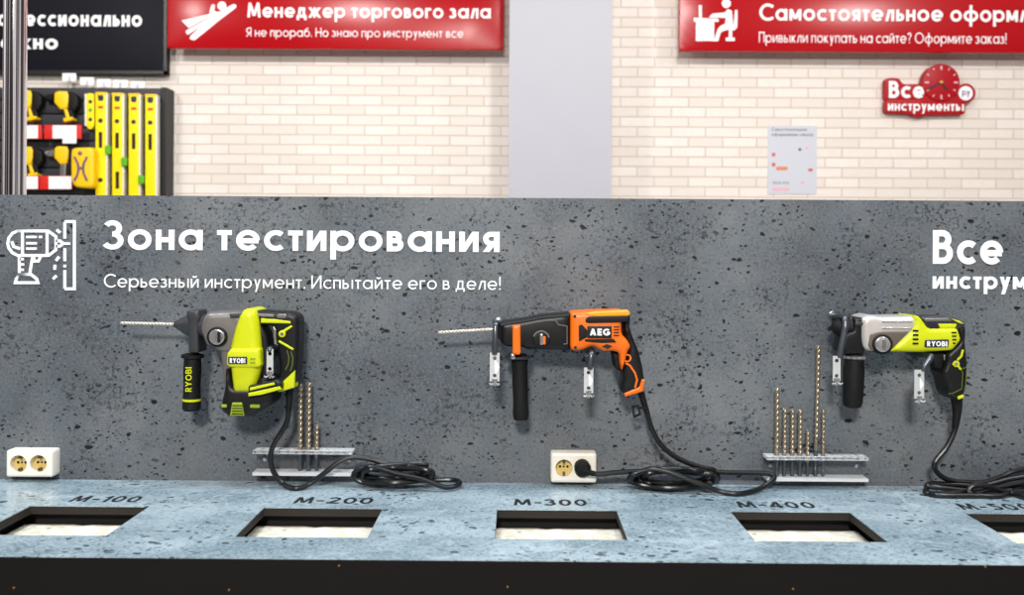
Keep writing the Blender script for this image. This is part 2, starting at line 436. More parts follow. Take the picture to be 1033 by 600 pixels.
# ------------------------------------------------------------------ geometric lettering (strokes, cap height 1)
XH = .69
def glyph(ch, w):
    h = w/2; X = XH; R = X/2+.01; S = []
    V = lambda x, a, b: S.append(('L', (x, a), (x, b)))
    H = lambda y, a, b: S.append(('L', (a, y), (b, y)))
    D = lambda x0, y0, x1, y1: S.append(('D', (x0, y0), (x1, y1)))
    A = lambda cx, cy, rx, ry, a0, a1: S.append(('A', cx, cy, rx, ry, a0, a1))
    def ring(cx, cy, r): A(cx, cy, r-h, r-h, 0, 360)
    def bowls(x0, W, Y):
        tm = Y*.53; r1 = (Y-h-tm)/2; r2 = (tm-h)/2; a = W-.05-h-r1; b = W-h-r2
        H(Y-h, x0, a); H(tm, x0, b); H(h, x0, b)
        A(a, tm+r1, r1, r1, -90, 90); A(b, h+r2, r2, r2, -90, 90)
    def soft(x0, W, Y):
        tm = Y*.56; r2 = (tm-h)/2; b = W-h-r2
        H(tm, x0, b); H(h, x0, b); A(b, h+r2, r2, r2, -90, 90)
    def ze(W, Y):
        tm = Y*.53; r1 = (Y-h-tm)/2; r2 = (tm-h)/2
        A(W*.42, tm+r1, W*.5-h, r1, -90, 150); A(W*.42, h+r2, W*.58-h, r2, -150, 90)
    c = ch
    up = 1.0
    if c in 'оО': r = R if c == 'о' else .52; ring(r, (X if c == 'о' else 1)/2, r); W = 2*r
    elif c == 'а': ring(R, X/2, R); V(2*R-h+.01, 0, X); W = 2*R+.01
    elif c == 'б': ring(R, X/2, R); A(R*1.55, X/2, R*1.55-h, 1-h-X/2, 180, 95); W = 2*R
    elif c == 'в': V(h, 0, X); bowls(h, .5, X); W = .5
    elif c in 'ВB': V(h, 0, 1); bowls(h, .62, 1); W = .62
    elif c == 'г': V(h, 0, X); H(X-h, 0, .4); W = .4
    elif c == 'д': H(h, 0, .66); V(h*.9, -.17, w*.5); V(.66-h*.9, -.17, w*.5); D(.15, 0, .22, X); V(.56-h, 0, X); H(X-h, .2, .56); W = .66
    elif c == 'е': A(R, X/2, R-h, R-h, 0, 318); H(X/2-h*.2, w*.5, 2*R-w*.2); W = 2*R
    elif c == 'ж': W = .86; V(W/2, 0, X); D(.1, X, .36, X*.48); D(.09, 0, .36, X*.56); D(W-.1, X, W-.36, X*.48); D(W-.09, 0, W-.36, X*.56)
    elif c == 'з': W = .46; ze(W, X)
    elif c == 'З': W = .58; ze(W, 1)
    elif c in 'ий':
        W = .58; V(h, 0, X); V(W-h, 0, X); D(h*1.1, 0, W-h*1.1, X)
        if c == 'й': A(W/2, X+.24, .13, .12, 195, 345)
    elif c == 'И': W = .74; V(h, 0, 1); V(W-h, 0, 1); D(h*1.1, 0, W-h*1.1, 1)
    elif c == 'к': W = .5; V(h, 0, X); D(W-.1, X, h+.04, X*.5); D(W-.08, 0, h+.06, X*.56)
    elif c == 'л': W = .54; V(W-h, 0, X); H(X-h, .2, W); D(h*1.1, 0, .25, X)
    elif c == 'м': W = .72; V(h, 0, X); V(W-h, 0, X); D(h*1.1, X, W/2, .1); D(W-h*1.1, X, W/2, .1)
    elif c in 'МM': W = .92; D(h*1.1, 0, h+.09, 1); D(W-h*1.1, 0, W-h-.09, 1); D(h+.09, 1, W/2, .1); D(W-h-.09, 1, W/2, .1)
    elif c == 'н': W = .56; V(h, 0, X); V(W-h, 0, X); H(X*.5, h, W-h)
    elif c == 'Н': W = .7; V(h, 0, 1); V(W-h, 0, 1); H(.52, h, W-h)
    elif c == 'п': W = .54; V(h, 0, X); V(W-h, 0, X); H(X-h, h, W-h)
    elif c == 'П': W = .68; V(h, 0, 1); V(W-h, 0, 1); H(1-h, h, W-h)
    elif c == 'р': ring(R, X/2, R); V(h-.01, -.29, X); W = 2*R
    elif c == 'с': A(R, X/2, R-h, R-h, 48, 312); W = R*1.66
    elif c == 'С': A(.52, .5, .52-h, .52-h, 45, 315); W = .86
    elif c == 'т': W = .44; V(W/2, 0, X); H(X-h, 0, W)
    elif c == 'у': W = .54; D(.09, X, W*.5, .02); D(W-.09, X, .16, -.29)
    elif c == 'ф': W = .92; A(W/2, X/2, W/2-h, R-h, 0, 360); V(W/2, -.29, 1.0)
    elif c == 'ь': W = .48; V(h, 0, X); soft(h, W, X)
    elif c == 'ы': W = .66+w; V(h, 0, X); soft(h, .46, X); V(W-h, 0, X)
    elif c == 'ю': W = .26+2*R; V(h, 0, X); H(X/2, h, .3); ring(.26+R, X/2, R)
    elif c in 'яЯ':
        Y = X if c == 'я' else 1; W = .5 if c == 'я' else .6
        V(W-h, 0, Y); tm = Y*.42; r1 = (Y-h-tm)/2; a = h+r1
        H(Y-h, a, W-h); H(tm, a, W-h); A(a, tm+r1, r1, r1, 90, 270); D(h*1.1, 0, W*.58, tm)
    elif c == 'R':
        W = .6; V(h, 0, 1); tm = .46; r1 = (1-h-tm)/2; a = W-.04-h-r1
        H(1-h, h, a); H(tm, h, a); A(a, tm+r1, r1, r1, -90, 90); D(W-h*1.2, 0, W*.45, tm)
    elif c == 'Y': W = .72; D(h*1.2, 1, W/2, .42); D(W-h*1.2, 1, W/2, .42); V(W/2, 0, .5)
    elif c == 'O': W = .86; A(W/2, .5, W/2-h, .5-h, 0, 360)
    elif c == 'I': W = w; V(h, 0, 1)
    elif c == 'A': W = .84; D(h*1.2, 0, W/2, 1); D(W-h*1.2, 0, W/2, 1); H(.3, W*.2, W*.8)
    elif c == 'E': W = .56; V(h, 0, 1); H(h, h, W); H(1-h, h, W); H(.5, h, W*.92)
    elif c == 'G': W = .88; A(.48, .5, .48-h, .5-h, 45, 345); H(.45, .5, W)
    elif c == '0': W = .64; A(W/2, .5, W/2-h, .5-h, 0, 360)
    elif c == '1': W = .36; V(W-h, 0, 1); D(h*1.2, .72, W-h, 1-h)
    elif c == '2': W = .6; A(W/2, 1-W/2+.02, W/2-h, W/2-h, 165, -25); D(h*1.6, w*.6, W-h*1.5, .62); H(h, 0, W)
    elif c == '3': W = .58; ze(W, 1)
    elif c == '4': W = .68; V(W*.72, 0, 1); H(.26, 0, W); D(h*1.3, .26, W*.68, 1)
    elif c == '5': W = .6; H(1-h, .14, W-.06); V(.14+h, .55, 1); A(W*.45, .33, W*.55-h, .33-h, -140, 105)
    elif c == '-': W = .36; H(.42, 0, W)
    elif c == '.': W = w*1.1; V(W/2, 0, w*1.15)
    elif c == '!': W = w; V(h, .3, 1); V(h, 0, w*1.05)
    elif c == '?': W = .46; A(W/2, 1-.25, W/2-h, .25-h, 170, -70); V(W/2, .26, .5); V(W/2, 0, w*1.05)
    else: W = .32
    return S, W
def stroke_quads(st, w):
    h = w/2
    if st[0] == 'D':
        (x0, y0), (x1, y1) = st[1], st[2]; L = math.hypot(x1-x0, y1-y0); hw = h*L/max(1e-6, abs(y1-y0)); hw = min(hw, h*1.7)
        return [[(x0-hw, y0), (x0+hw, y0)], [(x1-hw, y1), (x1+hw, y1)]]
    if st[0] == 'L': pts = [st[1], st[2]]
    elif st[0] == 'A':
        _, cx, cy, rx, ry, a0, a1 = st; n = max(6, int(abs(a1-a0)/9))
        pts = [(cx+rx*math.cos(math.radians(a0+(a1-a0)*i/n)), cy+ry*math.sin(math.radians(a0+(a1-a0)*i/n))) for i in range(n+1)]
    else: pts = st[1]
    return ribbon(pts, h)
def ribbon(pts, h, closed=False):
    o = []; N = len(pts)
    if closed: pts = [pts[-1]]+list(pts)+[pts[0], pts[1]]
    pts = [Vector(p) for p in pts]
    rng = range(1, len(pts)-1) if closed else range(len(pts))
    for i in rng:
        a = pts[i-1] if i > 0 else None; b = pts[i]; c = pts[i+1] if i < len(pts)-1 else None
        n1 = Vector((-(b-a).y, (b-a).x)).normalized() if a is not None else None
        n2 = Vector((-(c-b).y, (c-b).x)).normalized() if c is not None else None
        if n1 is None: k = n2
        elif n2 is None: k = n1
        else:
            k = n1+n2; k = k/max(.5, 1+n1.dot(n2))
        o.append([tuple(b-k*h), tuple(b+k*h)])
    return o
def strips_to(mb, strip, f, nrm, t):
    """one ribbon as a thin solid; f maps 2-D to the surface, nrm points out of it"""
    mb.q = getattr(mb, 'q', 0)+1; k = len(mb.v); n = Vector(nrm)*t*(1+.035*(mb.q % 9))
    for a, b in strip:
        A_, B_ = f(*a), f(*b); mb.v += [A_, B_, A_+n, B_+n]
    for i in range(len(strip)-1):
        j = k+4*i; q = j+4
        mb.f += [[j+2, j+3, q+3, q+2], [j, j+2, q+2, q], [j+1, q+1, q+3, j+3], [j, q, q+1, j+1]]
    e_ = k+4*(len(strip)-1)
    mb.f += [[k, k+1, k+3, k+2], [e_, e_+2, e_+3, e_+1]]
def text_strips(s, w, track=.13):
    out = []; x = 0
    for c in s:
        if c == ' ': x += .30; continue
        st, W = glyph(c, w)
        for q in st: out.append([[(a[0]+x, a[1]), (b[0]+x, b[1])] for a, b in stroke_quads(q, w)])
        x += W+track*(1 if w > .13 else 1.1)
    return out, x-track
def write(mb, s, org, ux, uv, nrm, height, width=None, w=.17, t=.0012, track=.13):
    strips, W = text_strips(s, w, track)
    sx_ = (width/W) if width else height
    f = lambda u, v: org + ux*(u*sx_) + uv*(v*height)
    for q in strips: strips_to(mb, q, f, nrm, t)
    return W*sx_
UX, UZ, UY, NF = Vector((1, 0, 0)), Vector((0, 0, 1)), Vector((0, 1, 0)), Vector((0, -1, 0))
def write_px(mb, s, x0, x1, base, cap, Y, w=.17, t=.0015):
    """upright lettering in the plane y=Y: left and right edge, baseline and cap height in photograph pixels"""
    a = onY(x0, base, Y); b = onY(x1, base, Y)
    write(mb, s, a, UX, UZ, NF, cap*(Y-CAM.y)/F, b.x-a.x, w, t)
def lettering(name, s, x0, x1, base, cap, Y, w, t, par, mt='letter'):
    """one line of print, each word a part of the board"""
    a = onY(x0, base, Y); b = onY(x1, base, Y); _, W = text_strips(s, w); k = (b.x-a.x)/W; hh = cap*(Y-CAM.y)/F
    o = None
    for i, wd in enumerate(s.split(' ')):
        pre = ' '.join(s.split(' ')[:i])
        x = 0
        if i:
            _, wp = text_strips(pre, w); x = wp+.13*(1 if w > .13 else 1.1)+.30
        mb = MB()
        for q in text_strips(wd, w)[0]: strips_to(mb, q, lambda u, v: a+UX*((u+x)*k)+UZ*(v*hh), NF, t)
        o = mb.build(name, mt, par)
    return o
def lines_px(mb, pts, wpx, Y, closed=False, t=.0015):
    s_ = (Y-CAM.y)/F
    q = ribbon([(onY(x, y, Y).x, onY(x, y, Y).z) for x, y in pts], wpx/2*s_, closed)
    if closed: q.append(q[0])
    strips_to(mb, q, lambda u, v: Vector((u, Y, v)), NF, t)
def fill_px(mb, pts, Y, t=.0015):
    mb.q = getattr(mb, 'q', 0)+1; t *= 1+.04*(mb.q % 9)
    mb.prism([onY(x, y, Y-t) for x, y in pts], t)

# ================================================================== THE ROOM
struct(MB().box((-9, -7, -.1), (9, YW+.2, 0)).build('floor', 'floor'))
struct(MB().box((-9, YW, 0), (9, YW+.2, 5)).build('wall_back', 'brick'))
YP = YW-.4
a, b = onY(513.3, 120, YP), onY(616.8, 120, YP)
struct(MB().box((a.x, YP, 0), (b.x, YW, 5)).build('pillar', 'pillar'))

# ================================================================== BACKBOARD
XL, XR = -2.2, 2.6
ztop = P(516, 199.5).z
bb = thing('display_backboard', 'grey concrete-print backboard with white lettering, standing behind the counter', 'display board', (0, .012, 0))
MB().box((XL, 0, 0), (XR, .024, ztop)).build('panel', 'board', bb)
lettering('heading_lettering', 'Зона тестирования', 105.3, 504, 251.6, 29.6, 0, .17, .0015, bb)
lettering('line_lettering', 'Серьезный инструмент. Испытайте его в деле!', 105, 505, 289.6, 13.2, 0, .105, .0015, bb)
t = MB(); write_px(t, 'Все', 940.8, 1011.5, 266, 34, 0, .185)
a = P(940.6, 291.0); wn = (P(1019, 291).x-a.x)
_, w6 = text_strips('инстру', .185)
strips, wt = text_strips('инструменты', .185)
for q in strips: strips_to(t, q, lambda u, v: a+UX*(u*wn/w6)+UZ*(v*m(18, 0)), NF, .0015)
t.build('name_lettering', 'letter', bb)
ic = MB(); k = lambda pts: [(x/7.5, 220+y/7.5) for x, y in pts]
W_ = 2.9
body = [(135, 97), (365, 97), (425, 140), (425, 240), (370, 282), (135, 282), (95, 262), (68, 225), (60, 190), (68, 150), (95, 115)]
lines_px(ic, k(body), W_, 0, True)
for L in ([(172, 97), (172, 282)], [(358, 97), (358, 282)], [(148, 285), (148, 415)], [(250, 285), (228, 415)],
          [(200, 142), (280, 142)], [(200, 190), (280, 190)], [(200, 230), (280, 230)], [(295, 142), (320, 142)],
          [(425, 172), (455, 172), (480, 192), (455, 212), (425, 212)], [(470, 192), (533, 192)],
          [(90, 175), (105, 215), (155, 232)], [(255, 290), (262, 325), (292, 325), (310, 290)],
          [(430, 88), (458, 110)], [(450, 292), (425, 322)], [(418, 352), (415, 390)], [(430, 435), (403, 460)],
          [(492, 155), (492, 30)], [(492, 228), (492, 325)], [(492, 352), (492, 372)], [(492, 393), (492, 532)],
          [(150, 310), (182, 310)], [(150, 350), (185, 350)], [(150, 390), (182, 390)]):
    lines_px(ic, k(L), W_*(.85 if len(L) == 2 and abs(L[0][1]-L[1][1]) < 2 else 1), 0)
lines_px(ic, k([(148, 425), (235, 425), (280, 460), (288, 488), (118, 488), (125, 460)]), W_, 0, True)
lines_px(ic, k([(492, 26), (565, 26), (565, 534), (492, 534)]), W_, 0)
ic.build('drill_pictogram', 'letter', bb)

# ================================================================== COUNTER
YF = -.561
HY0, HY1 = -.23, -.438                # hole, far and near edge
hx0 = [onZ(x, y, ZT) for x, y in ((33.3, 508.5), (267, 511), (501.5, 513), (736.7, 515.6), (972, 517))]
HW = .2445
holes = [(p.x, p.x+HW) for p in hx0]
ct = thing('test_counter', 'long pale blue-grey laminate counter on a black base, with cut-out test windows', 'counter', (0, YF/2, 0))
def holed(z0, z1, grow=0.0):
    mb = MB(); y0, y1 = HY0+grow, HY1-grow
    mb.box((XL, y0, z0), (XR, -.0005, z1)); mb.box((XL, YF+(.0185 if grow else 0), z0), (XR, y1, z1))
    xs = [XL]+[v for a, b in holes for v in (a-grow, b+grow)]+[XR]
    for i in range(0, len(xs), 2): mb.box((xs[i], y1, z0), (xs[i+1], y0, z1))
    return mb
pin(holed(ZT-.002, ZT).build('laminate_top', 'top', ct), 'stone laminate with pale cool top light in its colour')
holed(ZT-.018, ZT-.002, .0003).build('core_board', 'edge', ct)
MB().box((XL, YF+.0006, .0), (XR, YF+.018, ZT-.002)).build('front_panel', 'panelblack', ct)
MB().box((XL, YF+.018, ZT-.11), (XR, -.002, ZT-.095)).build('shelf', 'void', ct)
for a, b in holes:
    g = .03
    l = MB()
    l.box((a-g-.01, HY0+g, ZT-.095), (a-g, HY1-g, ZT-.018)); l.box((b+g, HY0+g, ZT-.095), (b+g+.01, HY1-g, ZT-.018))
    l.box((a-g, HY0+g, ZT-.095), (b+g, HY0+g+.01, ZT-.018)); l.box((a-g, HY1-g-.01, ZT-.095), (b+g, HY1-g, ZT-.018))
    l.build('window_liner', 'void', ct)
sb = [onY(x, y, YF) for x, y in ((14, 593), (231, 595), (342, 570.5), (512, 592), (800, 594), (994, 571.5))]
for p in sb: MB().lathe(p+Vector((0, .002, 0)), p+Vector((0, -.0015, 0)), [(0, .0022), (.7, .0022), (1, .0015)], 12).build('screw', 'dullbrass', ct)
# stencilled grades on the laminate
for (x0, x1, y), s in zip(((68, 138, 506), (295, 375, 507.5), (518, 592.5, 509.5), (746, 824, 512), (972, 1046, 514)), ('М-100', 'М-200', 'М-300', 'М-400', 'М-500')):
    a, b = onZ(x0, y, ZT), onZ(x1, y, ZT)
    mb = MB(); write(mb, s, a, UX, UY, UZ, .05, b.x-a.x, .17, .0004, .16)
    mb.build('stencil_lettering', 'inkblack', ct)
# test blocks
names = ['pale concrete test block in the leftmost counter window, below the stencil M-100', 'pale concrete test block in the second counter window from the left, below M-200',
         'pale concrete test block in the middle counter window, below M-300', 'pale concrete test block in the fourth counter window, below M-400',
         'pale concrete test block in the rightmost counter window, cut by the photo edge']
first = None
for i, (a, b) in enumerate(holes):
    if i == 0:
        mb = MB(); x0, x1 = a-.018, b+.018; y0, y1 = HY1-.018, HY0+.012; z0, z1 = ZT-.095, ZT-.042
        n = 14
        top = []
        for iy in range(n+1):
            for ix in range(n+1):
                u, v = ix/n, iy/n
                top.append((x0+(x1-x0)*u, y0+(y1-y0)*v, z1-.0012*random.random()-(.002 if random.random() < .08 else 0)))
        fs = [(iy*(n+1)+ix, iy*(n+1)+ix+1, (iy+1)*(n+1)+ix+1, (iy+1)*(n+1)+ix) for iy in range(n) for ix in range(n)]
        k = len(top)
        rim = [ix for ix in range(n+1)]+[iy*(n+1)+n for iy in range(1, n+1)]+[n*(n+1)+ix for ix in range(n-1, -1, -1)]+[iy*(n+1) for iy in range(n-1, 0, -1)]
        low = [(top[r_][0], top[r_][1], z0) for r_ in rim]
        fs += [(rim[j], rim[(j+1) % len(rim)], k+(j+1) % len(rim), k+j) for j in range(len(rim))]
        fs.append(tuple(k+j for j in range(len(rim))))
        mb.add(top+low, fs)
        first = tag(mb.build('concrete_block', 'conc', None, 50), names[0], 'concrete block', 'concrete test blocks in the counter windows'); fx = a
    else:
        o = first.copy(); C.objects.link(o); o.location.x += a-fx; o['label'] = names[i]

# ================================================================== CHROME POLE
p = onY(15, 100, .11)
pole = thing('chrome_pole', 'shiny chrome tube standing behind the left end of the backboard', 'pole', (p.x, .11, 0))
r = 11*(D0+.11)/F
MB().lathe((p.x, .11, .006), (p.x, .11, 3.6), [(0, r), (1, r)], 40).build('tube', 'chrome', pole)
MB().lathe((p.x, .11, 0), (p.x, .11, .02), [(0, .05), (.4, .05), (1, r)], 32).build('base_flange', 'chrome', pole)

# ================================================================== WALL SIGNS
def sign(name, label, x0, x1, y0, y1, Y, thick, mt):
    a, b = onY(x0, y1, Y), onY(x1, y0, Y)
    t = thing(name, label, 'sign', ((a.x+b.x)/2, Y, a.z))
    MB().box((a.x, Y, a.z), (b.x, Y+thick, b.z), .004).build('panel', mt, t)
    br = (a.x+.25, b.x-.25)
    for x in br: MB().box((x-.02, Y+thick, a.z+.25), (x+.02, YW, a.z+.29)).build('bracket', 'dgrey', t)
    return t
YS = YW-.18
s1 = sign('wall_sign', 'red sign with flying figure pictogram, left of the white pillar', 168.6, 508.5, -28, 48.3, YS, .045, 'red')
lettering('heading_lettering', 'Менеджер торгового зала', 249.5, 495, 17.4, 14.6, YS, .165, .003, s1)
lettering('line_lettering', 'Я не прораб. Но знаю про инструмент все', 248.5, 467.5, 36.8, 9, YS, .1, .003, s1)
t = MB(); k = lambda pts: [(170+x/5.9, y/5.9) for x, y in pts]
fill_px(t, [(170+x/5.9, y/5.9) for x, y in circ(318, 35, 26)], YS, .003)
fill_px(t, k([(78, 122), (240, 84), (246, 97), (120, 166), (112, 158)]), YS, .003)
fill_px(t, k(rp([(100, 185), (240, 105), (246, 60), (258, 26), (276, 26), (272, 66), (300, 72), (385, 24), (405, 30), (400, 46), (300, 122), (155, 240), (126, 232), (128, 216), (190, 158), (112, 208)], 8)), YS, .003)
t.build('flying_pictogram', 'letter', s1)
s2 = sign('wall_sign', 'red sign with desk worker pictogram, right of the white pillar', 685.2, 1110, -28, 51.2, YS, .045, 'red')
lettering('heading_lettering', 'Самостоятельное', 766, 951, 20.6, 16.6, YS, .165, .003, s2); lettering('heading_lettering', 'оформление', 958.7, 1086, 21.8, 16.6, YS, .165, .003, s2)
lettering('line_lettering', 'Привыкли покупать на сайте? Оформите заказ!', 765.5, 1015, 42.8, 10.6, YS, .1, .003, s2)
t = MB(); k = lambda pts: [(690+x/12, y/12) for x, y in pts]
fill_px(t, k(circ(512, 42, 54)), YS, .003)
for L in (rect(180, 62, 214, 212), [(118, 215), (420, 228), (420, 262), (118, 262)], rect(145, 255, 365, 495),
          [(345, 165), (490, 152), (530, 110), (580, 130), (590, 260), (600, 320), (565, 350), (470, 375), (440, 400), (415, 498), (345, 498), (350, 470), (372, 470), (405, 360), (440, 315), (500, 285), (505, 215), (300, 212)],
          [(620, 120), (648, 122), (644, 330), (610, 368), (560, 355), (600, 320)], rect(545, 340, 582, 470), rect(508, 455, 614, 495)):
    fill_px(t, k(L), YS, .003)
t.build('desk_pictogram', 'letter', s2)
YB = YW-.08
s3 = sign('wall_sign', 'black sign with white lettering at the left edge, above the tool display', -120, 169.3, -40, 73.2, YB, .05, 'signblack')
a, b = onY(-120, 73.2, YB), onY(169.3, -40, YB)
fr = MB()
for q in (((a.x, a.z), (b.x, a.z+.022)), ((a.x, b.z-.022), (b.x, b.z)), ((a.x, a.z), (a.x+.022, b.z)), ((b.x-.022, a.z), (b.x, b.z))):
    fr.box((q[0][0], YB-.012, q[0][1]), (q[1][0], YB+.01, q[1][1]))
fr.build('frame', 'bezel', s3)
t = MB(); _, wv = text_strips('ессионально', .2); a = onY(25.5, 26.2, YB); wn = onY(143.3, 26.2, YB).x-a.x
_, wpre = text_strips('Проф', .2)
a2 = a-UX*((wpre+.13)*wn/wv)
for q in text_strips('Профессионально', .2)[0]: strips_to(t, q, lambda u, v: a2+UX*(u*wn/wv)+UZ*(v*16.4*(YB-CAM.y)/F), NF, .003)
a = onY(33.5, 49.6, YB); _, w1 = text_strips('но', .2); s_ = (onY(58.5, 49.6, YB).x-a.x)/w1
_, w2 = text_strips('надеж', .2); a3 = a-UX*((w2+.13)*s_)
for q in text_strips('надежно', .2)[0]: strips_to(t, q, lambda u, v: a3+UX*(u*s_)+UZ*(v*15.4*(YB-CAM.y)/F), NF, .003)
t.build('lettering', 'letter', s3)

# ================================================================== CLOCK LOGO
YC = YW-.06
ck = thing('wall_clock', 'red wall clock with white lettering, below the right red sign', 'clock', onY(935, 114, YC))
mb = MB(); dp = .055
for L in (rp([(893, 80), (897, 78.2), (907, 78.5), (911, 85), (926, 84.5), (936, 88), (936, 101), (893, 101)], 3), rp([(893, 102), (896, 100), (973, 100.5), (974, 104), (973.5, 115.3), (934, 115.8), (930, 118), (921, 117), (918, 114.8), (893, 113.8)], 3)):
    slabY(mb, L, YC, dp, .005)
slabY(mb, circ(974.3, 94, 10), YC, dp, .005, 0)
slabY(mb, rect(930, 97, 974, 104), YC, dp*.9)
mb.build('backing', 'clockred', ck)
mb = MB(); slabY(mb, circ(949.5, 83.2, 19, 48), YC-.012, .06, .006); pin(mb.build('dial', 'clockred', ck), 'round red dial')
t = MB(); write_px(t, 'Все', 896.5, 932.5, 98.8, 17, YC, .2, .004); write_px(t, 'инструменты', 895.6, 972, 111.6, 10, YC, .17, .004); t.build('lettering', 'letter', ck)
for i in range(12):
    a_ = i*PI/6; r0, r1 = (12.6, 16.8) if i % 3 == 0 else (14.2, 16.6); mb = MB()
    lines_px(mb, [(949.5+r0*math.sin(a_), 83.2-r0*math.cos(a_)), (949.5+r1*math.sin(a_), 83.2-r1*math.cos(a_))], 1.7 if i % 3 == 0 else 1.1, YC-.0135, t=.003)
    mb.build('hour_mark', 'inkpk', ck)
mb = MB(); lines_px(mb, [(951.5, 82.2), (935.5, 90)], 1.5, YC-.018, t=.002); mb.build('minute_hand', 'navy', ck)
mb = MB(); lines_px(mb, [(948.6, 82), (955.8, 91)], 2, YC-.0155, t=.002); mb.build('hour_hand', 'bezel', ck)
p = onY(949.5, 83.2, YC-.012); MB().lathe(p, p+NF*.014, [(0, .013), (.8, .013), (1, .008)], 16).build('hub', 'gilt', ck)
mb = MB(); slabY(mb, circ(974.3, 94, 7.2), YC-.003, .01, .001); bd = mb.build('round_badge', 'letter', ck)
t = MB(); write_px(t, 'ру', 970.5, 978.3, 96, 6.2, YC-.003, .16, .002); t.build('badge_lettering', 'purple', bd)

# ================================================================== NOTICE
pa = onY(774.5, 195.5, YW-.004); pb = onY(824, 127, YW-.004)
nt_ = thing('paper_notice', 'pale printed instruction sheet taped to the brick wall below the right red sign', 'notice', (pa.x, YW-.004, pa.z))
mb = MB(); mb.box((pa.x, YW-.006, pa.z), (pb.x, YW-.001, pb.z)); mb.build('sheet', 'paper', nt_)
YN = YW-.006; k = lambda x, y: (765+x/7.06, 115+y/7.06)
for st, x1, y in (('Самостоятельное', 345, 120), ('оформление заказа', 390, 156)): lettering('title_print', st, k(95, 0)[0], k(x1, 0)[0], k(0, y)[1], 3.4, YN, .17, .0006, nt_, 'inkgrey')
for x0, x1 in ((100, 160), (170, 215)): lettering('number_print', '123', k(x0, 0)[0], k(x1, 0)[0], k(0, 498)[1], 2.4, YN, .18, .0006, nt_, 'inkgrey')
for nm, mt, L in (('red_print', 'inkred', [rect(98, 276, 120, 302), rect(98, 348, 120, 374), rect(356, 388, 386, 408)]), ('orange_print', 'inkor', [rect(128, 374, 208, 400)]),
                  ('green_print', 'inkgr', [circ(296, 252, 11, 12)]), ('pink_print', 'inkpk', [circ(345, 244, 11, 12), circ(315, 488, 12, 12), rect(100, 526, 218, 546)])):
    for q in L:
        mb = MB(); fill_px(mb, [k(*p_) for p_ in q], YN, .0006); mb.build(nm, mt, nt_)

# ================================================================== TOOL DISPLAY ON THE BACK WALL
YD = YW-.15
pa = onY(-40, 300, YD); pb = onY(168.6, 89, YD)
dz0 = 0.3
dp = thing('tool_display_panel', 'black slatted display panel on the brick wall, left, holding yellow tools', 'display panel', ((pa.x+pb.x)/2, YD, dz0))
mb = MB(); zz = pb.z
while zz > dz0+.05:
    mb.box((pa.x, YD, zz-.085), (pb.x-.045, YD+.02, zz), .004); zz -= .095
mb.build('slats', 'slat', dp)
MB().box((pa.x, YD+.015, dz0), (pb.x-.04, YW, pb.z)).build('back_frame', 'slatdk', dp)
MB().box((pb.x-.042, YD, dz0), (pb.x-.003, YW, pb.z+.006)).build('side_post', 'slatdk', dp)
SD = (YD-CAM.y)/F
# white price cards standing on the panel top
for i, (x0, y0, x1, y1) in enumerate(((63, 73.8, 77, 82), (81, 78, 95, 85), (98, 79.8, 112, 87), (114, 80.6, 129, 87.6), (132, 82, 146, 88.4))):
    w_ = ('first', 'second', 'third', 'fourth', 'fifth')[i]
    a = onY(x0, y0, YD+.03); b = onY(x1, y0, YD+.03)
    pc = thing('price_card', f'{w_} white price card from the left, standing on the tool display panel top', 'price card', ((a.x+b.x)/2, YD+.03, pb.z), 'price cards above the tool display')
    MB().box((a.x, YD+.028, a.z-.055), (b.x, YD+.031, a.z)).build('card', 'white', pc)
    MB().box(((a.x+b.x)/2-.006, YD+.026, pb.z-.002), ((a.x+b.x)/2+.006, YD+.034, a.z-.02)).build('holder', 'acrylic', pc)
# price rails
def rail(x0, xr, x1, xe, y0, y1, label):
    a = onY(x0, y1, YD-.09)
    t = thing('price_rail', label, 'price tag', (a.x, YD-.09, a.z), 'red and white price tags on the tool display')
    mb = MB(); slabY(mb, rect(x0, y0, xe, y1), YD-.09, .012, .001); mb.build('strip', 'tagred', t)
    mb = MB(); slabY(mb, rect(xr, y0+.4, x1, y1-.4), YD-.094, .004); mb.build('white_card', 'white', t)
    c = onY((x0+xe)/2, (y0+y1)/2, YD-.078); MB().box((c.x-.01, YD-.078, c.z-.01), (c.x+.01, YD, c.z+.01)).build('arm', 'slatdk', t)
    return t
rail(16, 18, 38, 42, 126, 140, 'red and white price tag half hidden by the chrome pole, upper row')
r2 = rail(44.4, 53, 77, 82, 126, 140, 'red and white price tag right of the pole, upper row')
mb = MB(); slabY(mb, rect(63, 139, 77, 144.6), YD-.097, .003); mb.build('small_card', 'white', r2)
rail(12, 14, 38, 39, 177.4, 191, 'red and white price tag half hidden by the chrome pole, lower row')
rail(40, 49, 72, 72.5, 177.4, 191, 'red and white price tag right of the pole, lower row')
